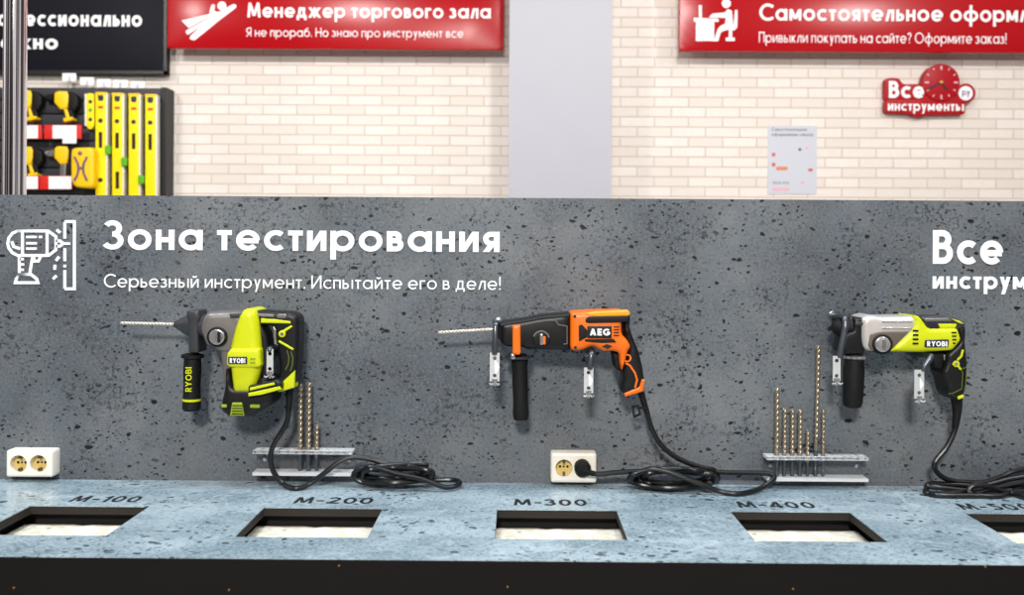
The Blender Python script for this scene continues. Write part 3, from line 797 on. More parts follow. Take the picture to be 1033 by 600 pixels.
# cordless drivers
def driver(dx, dy, label, silver=False):
    Yf = YD-.075; a = onY(60+dx, 124+dy, YD)
    t = thing('cordless_driver', label, 'cordless drill', (a.x, YD, a.z), 'yellow cordless drills on the tool display')
    q = lambda pts: [(x+dx, y+dy) for x, y in pts]
    mb = MB(); slabY(mb, q([(54, 94), (57, 91.5), (67, 91.6), (69, 95), (68.5, 104), (66.5, 110), (60, 110.5), (56.5, 106), (54, 104)]), Yf, .07, .015, 2); mb.build('body', 'yel', t)
    mb = MB(); slabY(mb, q([(66.5, 92), (72, 92.5), (78, 97), (78.5, 106), (74, 113), (68, 108)]), Yf+.008, .06, .012, 2); mb.build('motor_cap', 'rub', t)
    c0, c1 = onY(45.5+dx, 99.5+dy, Yf+.035), onY(55+dx, 99+dy, Yf+.035)
    MB().lathe(c0, c1, [(0, .012), (.15, .022), (.6, .028), (1, .028)], 16).build('chuck', 'steel' if silver else 'rub', t)
    if silver:
        mb = MB(); slabY(mb, q([(60, 110), (67, 109), (66, 125), (59, 125)]), Yf+.01, .05, .01, 1); mb.build('grip', 'gear', t)
        mb = MB(); slabY(mb, q([(66, 109), (71, 108), (71, 126), (66, 126)]), Yf+.014, .05, .01, 1); mb.build('grip_back', 'rub', t)
    else:
        mb = MB(); slabY(mb, q([(63.5, 109), (67, 109), (70.5, 119), (66, 119.5)]), Yf+.01, .05, .01, 1); mb.build('grip', 'yel', t)
        mb = MB(); slabY(mb, q([(67, 109), (72, 108), (75, 119), (70, 119)]), Yf+.014, .05, .01, 1); mb.build('grip_back', 'rub', t)
        mb = MB(); slabY(mb, q([(63, 119), (73, 117.5), (73.5, 121), (64, 123.5)]), Yf, .07, .01, 1); mb.build('battery_base', 'yel', t)
    p_ = onY(64+dx, 106+dy, Yf+.06); MB().box((p_.x-.012, Yf+.06, p_.z-.012), (p_.x+.012, YD, p_.z+.012)).build('hanger', 'slatdk', t)
driver(0, 0, 'yellow and black cordless drill right of the pole, above the upper price tag')
driver(-37, -1, 'yellow and black cordless drill half hidden by the chrome pole, upper row')
driver(0, 55.5, 'yellow cordless drill with silver chuck and grip, lower row beside the yellow case', True)
driver(-36, 56, 'yellow and black cordless drill half hidden by the chrome pole, lower row')
# rounded yellow case
a = onY(83, 190, YD)
cs = thing('tool_case', 'rounded yellow case with dusky cross print, left of the long spirit levels', 'tool case', (a.x, YD, a.z))
mb = MB(); slabY(mb, rp([(72, 149), (92.5, 148), (94.4, 152), (94.4, 187), (91, 190), (75, 189), (71, 182), (71, 155)], 5), YD-.15, .068, .02); mb.build('shell', 'yel', cs)
mb = MB()
for L in ([(75, 158), (78.6, 165), (79, 170), (78.6, 175), (75, 182.5)], [(88, 158), (84.4, 165), (84, 170), (84.4, 175), (88, 182.5)]): lines_px(mb, L, 2.4, YD-.1512, t=.002)
fill_px(mb, rect(78, 168, 85, 171), YD-.1512, .002); fill_px(mb, circ(80.5, 154.5, 2.2, 14), YD-.1512, .002)
mb.build('cross_print', 'purple', cs)
p_ = onY(83, 165, YD); MB().box((p_.x+.03, YD-.09, p_.z-.02), (p_.x+.05, YD, p_.z+.02)).build('hanger', 'slatdk', cs)
# short level
a = onY(90, 131, YD)
sl = thing('short_level', 'short yellow spirit level hanging left of the long spirit levels', 'spirit level', (a.x, YD, a.z))
mb = MB(); slabY(mb, rp([(87, 94), (94.5, 94), (95, 126), (92, 130.5), (88.5, 130), (87, 126)], 2.5), YD-.06, .045, .004); mb.build('body', 'yel2', sl)
mb = MB(); slabY(mb, rect(85.2, 94.5, 87.4, 127), YD-.056, .045, .002); mb.build('edge_rail', 'ylt', sl)
for y_ in (102.5, 111, 120.5):
    mb = MB(); slabY(mb, circ(91, y_, 1.9, 14), YD-.062, .006); mb.build('vial', 'navy' if y_ != 111 else 'green', sl)
p_ = onY(91, 98, YD); MB().box((p_.x-.008, YD-.015, p_.z-.01), (p_.x+.008, YD, p_.z+.01)).build('hanger', 'slatdk', sl)
# long levels
YL = YD-.075
def level():
    a = onY(96.3, 250, YL); x0 = 96.3
    t = thing('spirit_level', 'leftmost long yellow spirit level, beside the short level and yellow case', 'spirit level', (onY(101.5, 200, YD).x, YD, ZC+.02-.55+.3), 'long yellow spirit levels on the tool display')
    mb = MB(); slabY(mb, rect(96.3, 93.5, 106.5, 240), YL, .05, .003); mb.build('body', 'yel2', t)
    mb = MB(); slabY(mb, rect(106.4, 94, 108.4, 239.5), YL+.004, .05, .002); mb.build('edge_rail', 'ylt', t)
    mb = MB(); slabY(mb, rp([(98.5, 96), (104.5, 96), (104, 101), (102.5, 101.8), (100.5, 101.8), (99, 101)], 1.2), YL-.002, .01); mb.build('hang_hole', 'navy', t)
    mb = MB(); slabY(mb, rect(95.8, 92.8, 107.2, 95.2), YL-.003, .055, .002); mb.build('end_cap', 'yel', t)
    mb = MB(); slabY(mb, circ(101.2, 121.5, 2.2, 14), YL-.003, .012); mb.build('vial', 'navy', t)
    mb = MB(); slabY(mb, rect(99, 106.8, 104, 109.4), YL-.001, .003); mb.build('red_label', 'tagred', t)
    mb = MB(); slabY(mb, rect(99.6, 133, 103, 149), YL-.001, .004); mb.build('hand_grip', 'edge', t)
    p_ = onY(101.5, 98.5, YD); MB().box((p_.x-.01, YL+.05, p_.z-.012), (p_.x+.01, YD, p_.z+.012)).build('hanger', 'slatdk', t)
    return t
lv = level()
step = (onY(113, 120, YL).x-onY(96.3, 120, YL).x)
lvs = [lv]+[dup(lv, (step*i, 0, -.004*i), lb) for i, lb in ((1, 'second long yellow spirit level from the left, in the row on the black panel'), (2, 'third long yellow spirit level from the left, in the row on the black panel'), (3, 'rightmost long yellow spirit level, next to the black panel post'))]
for i, (x_, y_) in enumerate(((101.2, 181.5), (118.2, 181))):
    mb = MB(); slabY(mb, circ(x_, y_, 2.2, 14) if i == 0 else rect(x_-1.6, y_-8, x_+1.8, y_+9), YL-.003, .012); mb.build('lower_vial' if i == 0 else 'lower_grip', 'navy' if i == 0 else 'edge', lvs[i])
for i, (x_, y_) in enumerate(((108, 151), (124.4, 163), (141.6, 181))):
    mb = MB(); slabY(mb, rp(rect(x_-2.6, y_-4.5, x_+3, y_+4.5), 2), YL-.02, .035, .004); mb.build('green_vial', 'green', lvs[i])

# ================================================================== LEFT ROTARY HAMMER (lime, grey and black)
OA = .075
h1 = thing('rotary_hammer', 'lime and grey rotary hammer with D handle, below the large white heading', 'power drill', P(250, 420, OA))
mb = MB(); mb.twist(P(192, 327.3, OA), P(121, 325.6, OA), m(1.8), 9, .12); mb.build('drill_bit', 'bitlt', h1)
mb = MB(); mb.lathe(P(176, 327, OA), P(215, 329, OA), [(0, m(3)), (.1, m(5)), (.18, m(7)), (.3, m(9.5)), (.42, m(11)), (1, m(12))]); mb.build('chuck', 'dgrey', h1)
mb = MB()
slab(mb, [(187.5, 313), (200.5, 312.5), (201.5, 321), (199.5, 326), (200.5, 356), (189.5, 356), (190, 325), (187.8, 321)], OA+.027, .055, .006, 2)
mb.build('handle_clamp', 'dgrey', h1)
p0, p1 = P(194.5, 356, OA), P(193.2, 414, OA)
sh = MB().lathe(p0, p1, [(0, m(6)), (.03, m(11.3)), (.075, m(11.3)), (.1, m(8.4)), (.3, m(8.9)), (.55, m(8.3)), (.8, m(8.9)), (.96, m(9.2)), (1, m(7.6))]).build('side_handle', 'rub', h1)
MB().lathe(p0.lerp(p1, .79), p0.lerp(p1, .83), [(0, m(9.05)), (1, m(9.15))]).build('grip_band', 'lime', sh)
t = MB(); o_ = P(193.4, 395, OA+.0195); write(t, 'RYOBI', o_, UZ, Vector((-1, 0, 0)), NF, m(6.2), m(24.5), .16, .0012); t.build('grip_lettering', 'lime', sh)
mb = MB()
slab(mb, [(200.5, 333), (203, 321), (208, 314.8), (236, 313.8), (245, 316), (245, 356), (222, 356), (207, 349)], OA+.034, .068, .014, 4, 4)
slab(mb, [(221, 350), (240, 350), (240, 392), (226, 392), (224, 372)], OA+.026, .05, .008, 2)
mb.build('gear_housing', 'gear', h1)
mb = MB(); slab(mb, [(231, 316.5), (245, 316), (245, 320.5), (232, 320.8)], OA+.038, .03, .003, 1); mb.build('lever', 'dgrey', h1)
def knob(cx, cy, par, off, slot=True, rr=1.0):
    mb = MB(); slab(mb, circ(cx, cy, 10.2*rr), off, .02, .003); k_ = mb.build('mode_knob', 'rub', par)
    mb = MB(); slab(mb, circ(cx, cy, 7.8*rr), off+.007, .015, .002); pin(mb.build('knob_cap', 'steel', k_), 'bright steel cap')
    mb = MB(); slab(mb, rp(rect(cx+.8, cy-5.4*rr, cx+3.2, cy+5.6*rr), 1), off+.0125, .006, .001); mb.build('knob_rib', 'rub' if slot else 'gear', k_)
knob(218.3, 340, h1, OA+.043)
# motor
mb = MB()
slab(mb, [(240, 319), (243, 313.5), (248, 311), (256, 312.5), (258.5, 320), (260, 335), (261.5, 352), (262, 370), (259.5, 380), (254, 397.4), (234, 396.5), (231, 370), (230.5, 352), (235.5, 332)], OA+.052, .1, .018, 4, 5)
pin(mb.build('motor_housing', 'lime', h1), 'lime green motor cover')
mb = MB(); slab(mb, [(228.5, 356.5), (232.5, 351.5), (261.5, 351.5), (262.8, 369.5), (258, 371.5), (232, 370.8), (228, 368.5)], OA+.057, .1, .007, 2); mh = mb.build('motor_collar', 'lime', h1)
mb = MB(); slab(mb, rp(rect(230, 359.8, 249.2, 367.2), 1), OA+.059, .004, .001); bg_ = mb.build('badge', 'navy', mh)
t = MB(); write_px(t, 'RYOBI', 231.8, 247.4, 366, 4.9, -(OA+.059), .2, .0008); t.build('badge_lettering', 'letter', bg_)
mb = MB()
for y_ in (361, 365): slab(mb, rp(rect(252, y_, 257.5, y_+1.6), .8), OA+.0585, .004); 
mb.build('vent_slots', 'limedk', mh)
mb = MB()
slab(mb, [(226.5, 372), (231, 372), (234, 391), (254, 392), (262, 380), (275, 384), (274.5, 398), (273.4, 408), (254, 420.5), (230, 420.5), (223, 415), (222.5, 407), (226, 391)], OA+.045, .09, .012, 3)
pin(mb.build('motor_base', 'blk', h1), 'black motor base')
mb = MB(); slab(mb, [(234, 406), (244, 406), (246.5, 419.5), (231.8, 419.5)], OA+.047, .01, .002, 1); slab(mb, rect(223.4, 408, 228.5, 411), OA+.047, .01, .001); slab(mb, rp(rect(252, 408, 262, 411.4), 1), OA+.047, .01, .001); mb.build('base_vent', 'limedk', h1)
mb = MB()
for i in range(4): slab(mb, rect(234.5-i*.3, 408.6+i*2.8, 244.4+i*.3, 409.6+i*2.8), OA+.0475, .003)
mb.build('vent_grille', 'blk', h1)
mb = MB(); slab(mb, [(250, 389), (268, 386), (279, 382), (284, 386), (284, 393), (262, 399.5), (250, 400)], OA+.055, .1, .006, 2); lb_ = mb.build('lower_bar', 'blk', h1)
mb = MB(); slab(mb, [(252, 391), (276.5, 385.6), (277, 388), (252, 394)], OA+.0565, .01, .001); slab(mb, [(250.5, 396.4), (282, 389.6), (283.6, 392.6), (264, 398), (250.5, 399.8)], OA+.0565, .01, .001); mb.build('lime_stripe', 'lime', lb_)
# D handle
mb = MB()
slab(mb, [(256, 313), (268, 314), (292, 315), (299, 318), (301, 323), (300.5, 350), (299, 374), (296.5, 391), (284, 395), (262, 399), (250, 399), (250, 391), (279, 383), (281.5, 372), (279.5, 352), (278.5, 338), (276, 329), (262, 327.5)], OA+.03, .06, .01, 3)
dh = pin(mb.build('d_handle', 'blk', h1), 'black rubber D handle')
mb = MB(); slab(mb, [(259, 326), (264, 327), (269, 338), (271, 352), (270, 380), (262, 385), (262, 360)], OA+.028, .05, .008, 2); mb.build('inner_frame', 'blk', h1)
mb = MB(); slab(mb, rp(rect(279, 316.5, 288.8, 321), 2), OA+.033, .02, .002); slab(mb, [(259, 316), (276, 317), (276, 320), (260, 319.5)], OA+.033, .02, .002); mb.build('top_slide', 'gear', dh)
mb = MB()
slab(mb, [(263, 320.8), (279, 322), (293, 324), (293, 326.3), (263, 325.6)], OA+.032, .01, .0015)
slab(mb, [(280, 389.7), (297.5, 373.5), (296.5, 391), (283, 395.2), (280, 395)], OA+.0335, .04, .002)
slab(mb, [(285, 333), (293.5, 328), (295, 329.6), (287, 335)], OA+.033, .01, .001); slab(mb, [(281.5, 343), (296, 351.4), (295.4, 353.4), (280.6, 345)], OA+.033, .01, .001)
slab(mb, circ(284.3, 336.8, 3.6), OA+.034, .01, .002)
mb.build('lime_trim', 'lime', dh)
mb = MB(); lines_px(mb, [(289.5, 353), (291.5, 360), (291, 367), (288, 373)], .9, -(OA+.0302), t=.001); lines_px(mb, [(293.5, 354), (295.5, 361), (295, 368), (293, 374)], .9, -(OA+.0302), t=.001); mb.build('grip_lines', 'grime', dh)
mb = MB(); slab(mb, circ(284.3, 336.8, 1.7, 14), OA+.0355, .004); mb.build('lock_button', 'steel', dh)
mb = MB(); slab(mb, [(274, 328.5), (277.5, 328), (280, 333), (279, 339), (280, 347.5), (276.5, 348), (275, 340)], OA+.02, .04, .005, 1); mb.build('trigger', 'steel', dh)

CR = m(2.6, .05)
def cp(x, y, off, r=CR):
    p = P(x, y, off)
    if p.z < ZT+r: p = onZ(x, y, ZT+r)
    if p.y > -r-.001: p = Vector((p.x, -r-.001, max(p.z, ZT+r)))
    return p
def loops(cx, cy, rx, rz, off, n, jit, drift=0.0, seg=14, start=0.0):
    o = []
    for i in range(int(n*seg)+1):
        a_ = start+2*PI*i/seg; k_ = i/seg
        s_ = 1-.09*(k_ % 3)+jit*math.sin(1.7*k_+.6)
        o.append(cp(cx+drift*k_+rx*s_*math.cos(a_), cy+1.2*math.sin(2.3*k_)+rz*s_*math.sin(a_), off+.012*math.sin(3*a_+k_)+.012*(k_ % 4)))
    return o
def cord(par, pts, relief, rr0, rr1):
    mb = MB(); mb.tube([P(*q) for q in relief], lambda t: rr0*(1-t)+rr1*t, 12, 8); mb.build('strain_relief', 'rub', par)
    mb = MB(); mb.tube(pts, CR, 10, 6); return mb.build('cord', 'cord', par)
pts = [cp(*q) for q in ((291, 412, .07), (290, 424, .07), (285, 434, .07), (277, 447, .07), (273, 460, .07), (276, 476, .07), (286, 488, .07), (298, 492.5, .07), (312, 488, .075), (330, 475, .07), (342, 466, .065), (355, 461.2, .06), (374, 463, .06), (394, 469, .06), (414, 467.5, .05), (430, 468.5, .05))]
pts += loops(396, 477.5, 40, 8.5, .04, 3.5, .05, 0, 14, -.7)
pts += [cp(*q) for q in ((372, 471, .075), (400, 478, .085), (425, 483, .09), (447, 491, .09), (458, 490.5, .08), (464, 487, .06), (458, 484, .04), (442, 484, .04), (420, 485, .05), (380, 488, .06), (362, 485, .06), (357, 478, .06), (364, 473, .06), (384, 474, .07))]
cord(h1, pts, [(292, 391, .07), (292, 402, .07), (291, 415, .07)], m(4), m(2.6))

# ================================================================== MIDDLE ROTARY HAMMER (orange and black)
h2 = thing('rotary_hammer', 'orange and black rotary hammer in the middle of the backboard', 'power drill', P(575, 420, OA))
MB().twist(P(506, 331.6, OA), P(441.5, 335.4, OA), m(1.9), 8, .12).build('drill_bit', 'bitlt', h2)
MB().lathe(P(501, 332.5, OA), P(535, 337, OA), [(0, m(5)), (.06, m(7.4)), (.12, m(9.4)), (.4, m(11.5)), (.5, m(13)), (1, m(14))]).build('chuck', 'rub', h2)
mb = MB(); slab(mb, [(517, 328.2), (525, 327.8), (525.3, 356), (524, 358), (518, 358), (517, 356)], OA+.046, .07, .005, 1); mb.build('handle_collar', 'orange', h2)
p0, p1 = P(524, 357, OA), P(525.5, 423, OA)
sh = MB().lathe(p0, p1, [(0, m(7)), (.08, m(7)), (.085, m(8)), (.1, m(8.6)), (.25, m(7.6)), (.4, m(8)), (.7, m(7.4)), (.93, m(8.2)), (1, m(7))]).build('side_handle', 'rub', h2)
MB().lathe(P(522.5, 358, OA), P(522.5, 362.5, OA), [(0, m(7)), (.25, m(13.6)), (.65, m(13.6)), (1, m(10))]).build('handle_flange', 'dgrey', sh)
mb = MB(); slab(mb, [(515, 357), (519.5, 356.8), (520, 362.5), (515.5, 362.5)], OA+.036, .02, .003, 1); mb.build('clamp_nut', 'steel', sh)
mb = MB()
slab(mb, [(504, 326), (510, 324.2), (527, 322), (546, 318.4), (576, 315.4), (576, 353.6), (531.6, 352.4), (526, 350), (510, 350), (504, 345)], OA+.036, .072, .014, 3, 4)
pin(mb.build('gear_housing', 'blk', h2), 'black gear housing')
mb = MB(); lines_px(mb, [(505, 327.4), (512, 325.8), (529, 323.4), (547, 319.8), (574, 317.4)], 2.0, -(OA+.033), t=.002); mb.build('top_ridge', 'dgrey', h2)
mb = MB(); lines_px(mb, [(551, 323), (560.5, 323), (563.5, 327.5), (572, 328.8), (572, 346.5), (568.5, 347)], .8, -(OA+.0362), t=.0012); mb.build('label_outline', 'gear', h2)
mb = MB(); slab(mb, circ(546, 341.8, 8.6), OA+.045, .012, .003); kn = mb.build('mode_knob', 'blk', h2)
mb = MB(); lines_px(mb, [(546+8*math.cos(a_), 341.8-8*math.sin(a_)) for a_ in [PI*(.06+.84*i/10) for i in range(11)]], 1.3, -(OA+.0452), t=.001); mb.build('knob_arc', 'gear', kn)
mb = MB(); slab(mb, rp(rect(544.6, 337, 548, 347.8), 1.2), OA+.052, .01, .002); mb.build('knob_rib', 'steel', kn)
mb = MB(); slab(mb, rp(rect(547.6, 339.5, 550.4, 347.5), 1), OA+.0505, .008, .001); mb.build('knob_pointer', 'orange', kn)
mb = MB()
slab(mb, [(575.4, 316.6), (578, 314.8), (600, 313.6), (630, 313), (630, 318), (627.5, 322), (627.5, 337), (633, 343), (637, 350), (633, 356), (631, 366), (627.5, 375), (625.5, 366), (625, 356), (618, 354), (609, 354.8), (598, 349), (587, 353.6), (577, 354), (575.2, 350)], OA+.042, .084, .012, 3, 3)
mo = pin(mb.build('motor_housing', 'orange', h2), 'orange motor cover')
mb = MB(); slab(mb, [(600, 314), (634, 312.6), (636, 316.6), (634, 318.6), (600, 319.4), (590, 316.5)], OA+.0435, .02, .003, 1); mb.build('top_strip', 'yorange', mo)
mb = MB(); slab(mb, [(591, 321), (594, 319.2), (634, 318.6), (634, 324), (622, 325.5), (594, 326), (590.5, 325)], OA+.043, .01, .001, 1)
slab(mb, [(583.8, 328), (587, 327), (592.5, 333), (592.5, 340), (584, 344.6)], OA+.043, .01, .001, 1)
slab(mb, [(590, 342), (619, 341.5), (622, 345.5), (606, 346), (590, 344.5)], OA+.043, .01, .001, 1)
mb.build('black_inlay', 'blk', mo)
mb = MB(); slab(mb, rect(592.6, 328.8, 617, 341), OA+.0445, .01, .001); bd = mb.build('badge', 'bezel', mo)
t = MB(); write_px(t, 'AEG', 594.8, 615.2, 338.2, 6.8, -(OA+.0445), .24, .001); t.build('badge_lettering', 'letter', bd)
mb = MB()
for i in range(4): slab(mb, rp(rect(619, 329+i*2.9, 624.5, 330.3+i*2.9), .6), OA+.0425, .003)
for x_, y_ in ((580, 319), (580.5, 350.5), (613, 349.3)): slab(mb, circ(x_, y_, 1.5, 12), OA+.0427, .003)
slab(mb, [(607, 349.5), (612, 347), (618, 349), (613, 352)], OA+.0426, .002)
mb.build('vent_slots', 'edge', mo)
mb = MB()
slab(mb, [(629, 320), (634, 316.6), (636.5, 319), (635.5, 330), (638, 338), (645, 355), (649, 372), (650.5, 384), (649.5, 394), (640, 397.5), (631, 399.5), (626, 394), (627, 388), (629, 382), (627.5, 375), (631, 362), (634, 352), (631, 342)], OA+.032, .064, .012, 3, 3)
gr = pin(mb.build('rear_grip', 'blk', h2), 'black rear grip')
mb = MB(); slab(mb, [(617, 354), (625.5, 355), (626.5, 367), (627, 374.5), (623.5, 373.5), (619.5, 370), (618.5, 362)], OA+.018, .036, .006, 2); mb.build('trigger', 'rub', gr)
mb = MB(); lines_px(mb, circ(632.7, 361, 3.4, 20), 1.5, -(OA+.0322), True, t=.002)
lines_px(mb, [(631, 366), (635.5, 368.5), (640.5, 376), (642.6, 383), (640.5, 391)], 1.8, -(OA+.0322), t=.002)
slab(mb, [(629.6, 396.8), (630.8, 400.4), (648.5, 395), (651, 383), (647.6, 382.4), (645, 390.4)], OA+.0345, .06, .003, 1)
mb.build('orange_trim', 'orange', gr)
mb = MB(); lines_px(mb, [(638, 410), (643.5, 409), (645.5, 417.5), (639.5, 419.8)], 1.9, -.075, True, t=.008)
lines_px(mb, [(643, 411), (651, 411)], 2.2, -.075, t=.006); mb.build('cord_clip', 'rub', h2)
pts = [cp(*q) for q in ((652, 412, .07), (656, 428, .07), (664, 445, .07), (676, 457, .068), (690, 465, .065), (706, 471, .06), (720, 474, .05))]
pts += loops(679, 481.5, 44, 9.5, .04, 4.5, .06, 0, 14, -.5)
pts += [cp(*q) for q in ((640, 480, .075), (655, 473, .085), (670, 475, .09), (684, 479.5, .095), (708, 488.5, .1), (726, 495.4, .1), (746, 497.8, .09), (766, 493, .075), (778, 485, .06), (781, 480.5, .05), (774, 477.5, .04), (752, 476.8, .035), (729, 476.5, .035), (700, 474, .05), (670, 474, .06), (650, 475, .06), (621, 476.5, .055), (606, 478.2, .052), (598, 477.5, .05))]
cc = cord(h2, pts, [(646.5, 396, .07), (649, 404, .07), (653, 417, .07)], m(3.8), m(2.6))
p_ = P(588, 473, .06)
pg = MB().lathe(P(588, 473, .06), P(588, 473, .06)+Vector((0, .032, 0)), [(0, m(5)), (.15, m(7.4)), (.5, m(8.3)), (1, m(8.0))], 28).build('plug', 'rub', h2)
mb = MB(); mb.tube([P(586, 473.5, .056), P(593, 476, .054), P(600, 477.8, .051)], lambda t: m(3.6-1*t), 12, 6); mb.build('plug_neck', 'rub', pg)

# ================================================================== RIGHT ROTARY HAMMER (lime and pale casting)
h3 = thing('rotary_hammer', 'lime rotary hammer with pale metal gear housing, at the right', 'power drill', P(915, 410, OA))
MB().lathe(P(839.5, 329.5, OA), P(876, 331.5, OA), [(0, m(4)), (.05, m(6.5)), (.2, m(9.5)), (.45, m(10.5)), (.5, m(8.6)), (.62, m(8.6)), (.64, m(10.5)), (1, m(11))]).build('chuck', 'rub', h3)
MB().lathe(P(855.5, 330.4, OA), P(859.5, 330.6, OA), [(0, m(9)), (.2, m(10.6)), (.8, m(10.6)), (1, m(9))]).build('chuck_ring', 'gear', h3)
mb = MB(); slab(mb, [(862, 321), (874, 320.2), (876, 324), (876, 333), (873, 336), (873, 357), (852, 357), (850, 351), (852.5, 337), (861, 334)], OA+.03, .062, .007, 2); mb.build('handle_clamp', 'blk', h3)
mb = MB(); slab(mb, [(863, 325), (874, 324.4), (874, 328), (863, 328.6)], OA+.033, .02, .002, 1); mb.build('clamp_strap', 'dgrey', h3)
p0, p1 = P(862, 357, OA), P(860, 411, OA)
sh = MB().lathe(p0, p1, [(0, m(9)), (.03, m(9)), (.1, m(9.5)), (.3, m(10.4)), (.6, m(10.2)), (.9, m(9.6)), (.97, m(8.5)), (1, m(6))]).build('side_handle', 'rub', h3)
MB().lathe(P(862.5, 357.5, OA), P(862.5, 362.5, OA), [(0, m(8)), (.2, m(12.6)), (.7, m(12.6)), (1, m(10))]).build('handle_flange', 'steel', sh)
mb = MB()
slab(mb, [(869.5, 326), (871, 320.5), (875, 318.2), (882, 317.6), (889, 319.4), (926, 318.6), (930, 330), (905, 354), (876, 354.5), (871, 350), (869.5, 342)], OA+.038, .076, .014, 4, 4)
gh = pin(mb.build('gear_housing', 'gearlt', h3), 'pale metal gear housing')
mb = MB()
for y_ in (324.4, 331.0): slab(mb, rp(rect(890, y_-1.1, 921-(y_-324)*.1, y_+1.1), 1), OA+.0405, .01, .002)
mb.build('cooling_ribs', 'steel', gh)
mb = MB(); slab(mb, [(878, 337), (888, 334.5), (918, 334), (899, 353.4), (880, 353.6), (876, 349)], OA+.0402, .03, .003, 2); mb.build('lower_shade', 'brown', gh)  # brown-grey plate: shade on the lower housing put in as colour
knob(891, 347.4, h3, OA+.046, False)
mb = MB()
slab(mb, [(921.8, 317.6), (927, 318.6), (930, 320.8), (937.5, 331.4), (967, 331), (970.8, 343), (962, 353.5), (930, 355.4), (897.5, 354.6), (900, 352.4), (921, 333), (923.8, 324)], OA+.044, .088, .01, 3, 2)
mo = pin(mb.build('motor_housing', 'lime', h3), 'lime green motor cover')
mb = MB(); slab(mb, [(928, 319.4), (960, 319), (971, 323.5), (975.5, 327), (974, 330), (968, 333), (937, 333), (931, 325)], OA+.036, .07, .008, 2); tc_ = mb.build('top_cover', 'dgrey', h3)
mb = MB(); slab(mb, [(946.5, 326.6), (965.6, 326.6), (964, 331), (949, 331.4)], OA+.0385, .01, .002, 1); slab(mb, [(959, 321), (968, 323.5), (973, 326.8), (968, 326)], OA+.0385, .01, .0015); mb.build('lime_insert', 'lime', tc_)
mb = MB(); slab(mb, [(932, 321), (956, 321), (962, 323.6), (934, 324.2)], OA+.0378, .01, .002, 1); mb.build('grey_insert', 'gear', tc_)
mb = MB()
for i in range(3): slab(mb, [(935+i*3.4, 325.4), (937.2+i*3.4, 325.4), (940.4+i*3.4, 331.4), (938.2+i*3.4, 331.4)], OA+.0375, .004)
mb.build('cover_vents', 'navy', tc_)
mb = MB()
for i in range(4): slab(mb, rp(rect(921.2-i*.2, 332.6+i*4.3, 926.6, 334.6+i*4.3), .6), OA+.0446, .003)
for i in range(4): slab(mb, rp(rect(960+i*.4, 334.6+i*3.6, 965-(i == 3), 336.2+i*3.6), .6), OA+.0446, .003)
mb.build('vent_slots', 'rub', mo)
mb = MB(); slab(mb, rp([(933.5, 343), (957.4, 342.2), (957, 350), (933, 350.4)], 1.2), OA+.047, .006, .001); bd = mb.build('badge', 'navy', mo)
t = MB(); write_px(t, 'RYOBI', 935.2, 955.4, 349.2, 5.2, -(OA+.047), .2, .0008); t.build('badge_lettering', 'letter', bd)
mb = MB()
slab(mb, [(966, 329), (975, 328), (976, 334), (975, 345), (977.3, 366), (976.5, 385), (973.5, 401), (968, 404.5), (961, 402.5), (957.5, 397.5), (955, 385), (950.5, 376), (955, 366), (955.5, 357), (961, 352), (969, 345)], OA+.032, .064, .012, 3, 3)
gr = pin(mb.build('rear_grip', 'blk', h3), 'black rear grip')
mb = MB(); slab(mb, [(941, 354.5), (953, 354.5), (953, 373.5), (948.5, 373), (943, 370), (941, 364)], OA+.018, .036, .006, 2); mb.build('trigger', 'rub', gr)
mb = MB(); slab(mb, [(951.8, 357), (954.6, 358), (955.6, 366), (955, 374), (952.3, 373.4), (953.2, 366)], OA+.022, .04, .003, 1); mb.build('trigger_edge', 'steel', gr)
mb = MB(); lines_px(mb, [(971, 352.5), (969.5, 359), (965.5, 363)], 2, -(OA+.0322), t=.002); lines_px(mb, [(960.5, 366.8), (966, 368.4), (968.8, 372.5)], 2, -(OA+.0322), t=.002)
mb.build('lime_trim', 'lime', gr); mb = MB(); slab(mb, circ(964.9, 367, 3.4, 20), OA+.034, .004, .001); mb.build('lime_ring', 'lime', gr); mb = MB(); slab(mb, [(966.2, 400), (972, 398), (972.5, 401), (967, 403)], OA+.034, .006, .001); mb.build('lime_tab', 'lime', gr)
mb = MB(); lines_px(mb, [(969, 372.5), (975, 370)], .8, -(OA+.0322), t=.001); lines_px(mb, [(969, 372.5), (971, 376), (970, 392), (961, 396.6), (956.5, 397)], .8, -(OA+.0322), t=.001); lines_px(mb, [(975, 373), (974, 392)], .8, -(OA+.0322), t=.001); mb.build('grip_lines', 'grime', gr)
mb = MB(); slab(mb, circ(964.9, 367, 1.7, 14), OA+.0355, .004); mb.build('lock_button', 'steel', gr)
pts = [cp(*q) for q in ((963.5, 428, .07), (962.5, 436, .07), (955, 451, .07), (946, 462, .07), (942.5, 469, .07), (946, 477, .065), (957, 484, .06), (975, 486.3, .055), (993, 486, .05), (1008, 481.5, .04), (1024, 475, .04), (1045, 472, .04), (1060, 478, .05), (1040, 485, .06), (1000, 492.5, .07), (960, 497, .08), (936, 497.5, .08))]
pts += [cp(*q) for q in ((934.5, 493, .07), (938, 488, .06), (960, 488.5, .06), (990, 490, .06), (1020, 483, .05), (1050, 480, .05), (1066, 487, .06), (1045, 494, .08), (1015, 496, .09), (996, 490, .095), (983, 489.5, .095), (977.5, 494, .095), (980, 499, .095), (986, 497, .095), (1000, 494, .09), (1020, 497, .09), (1045, 504, .09), (1070, 500, .07), (1060, 490, .05), (1020, 490, .06), (985, 495, .07), (950, 492, .07), (937, 491, .065), (935, 495.5, .07), (945, 499.5, .08), (985, 500, .09), (1010, 500, .09), (1030, 492, .06), (1060, 484, .05))]
cord(h3, pts, [(965, 402, .07), (965.5, 414, .07), (963.5, 432, .07)], m(6), m(3))

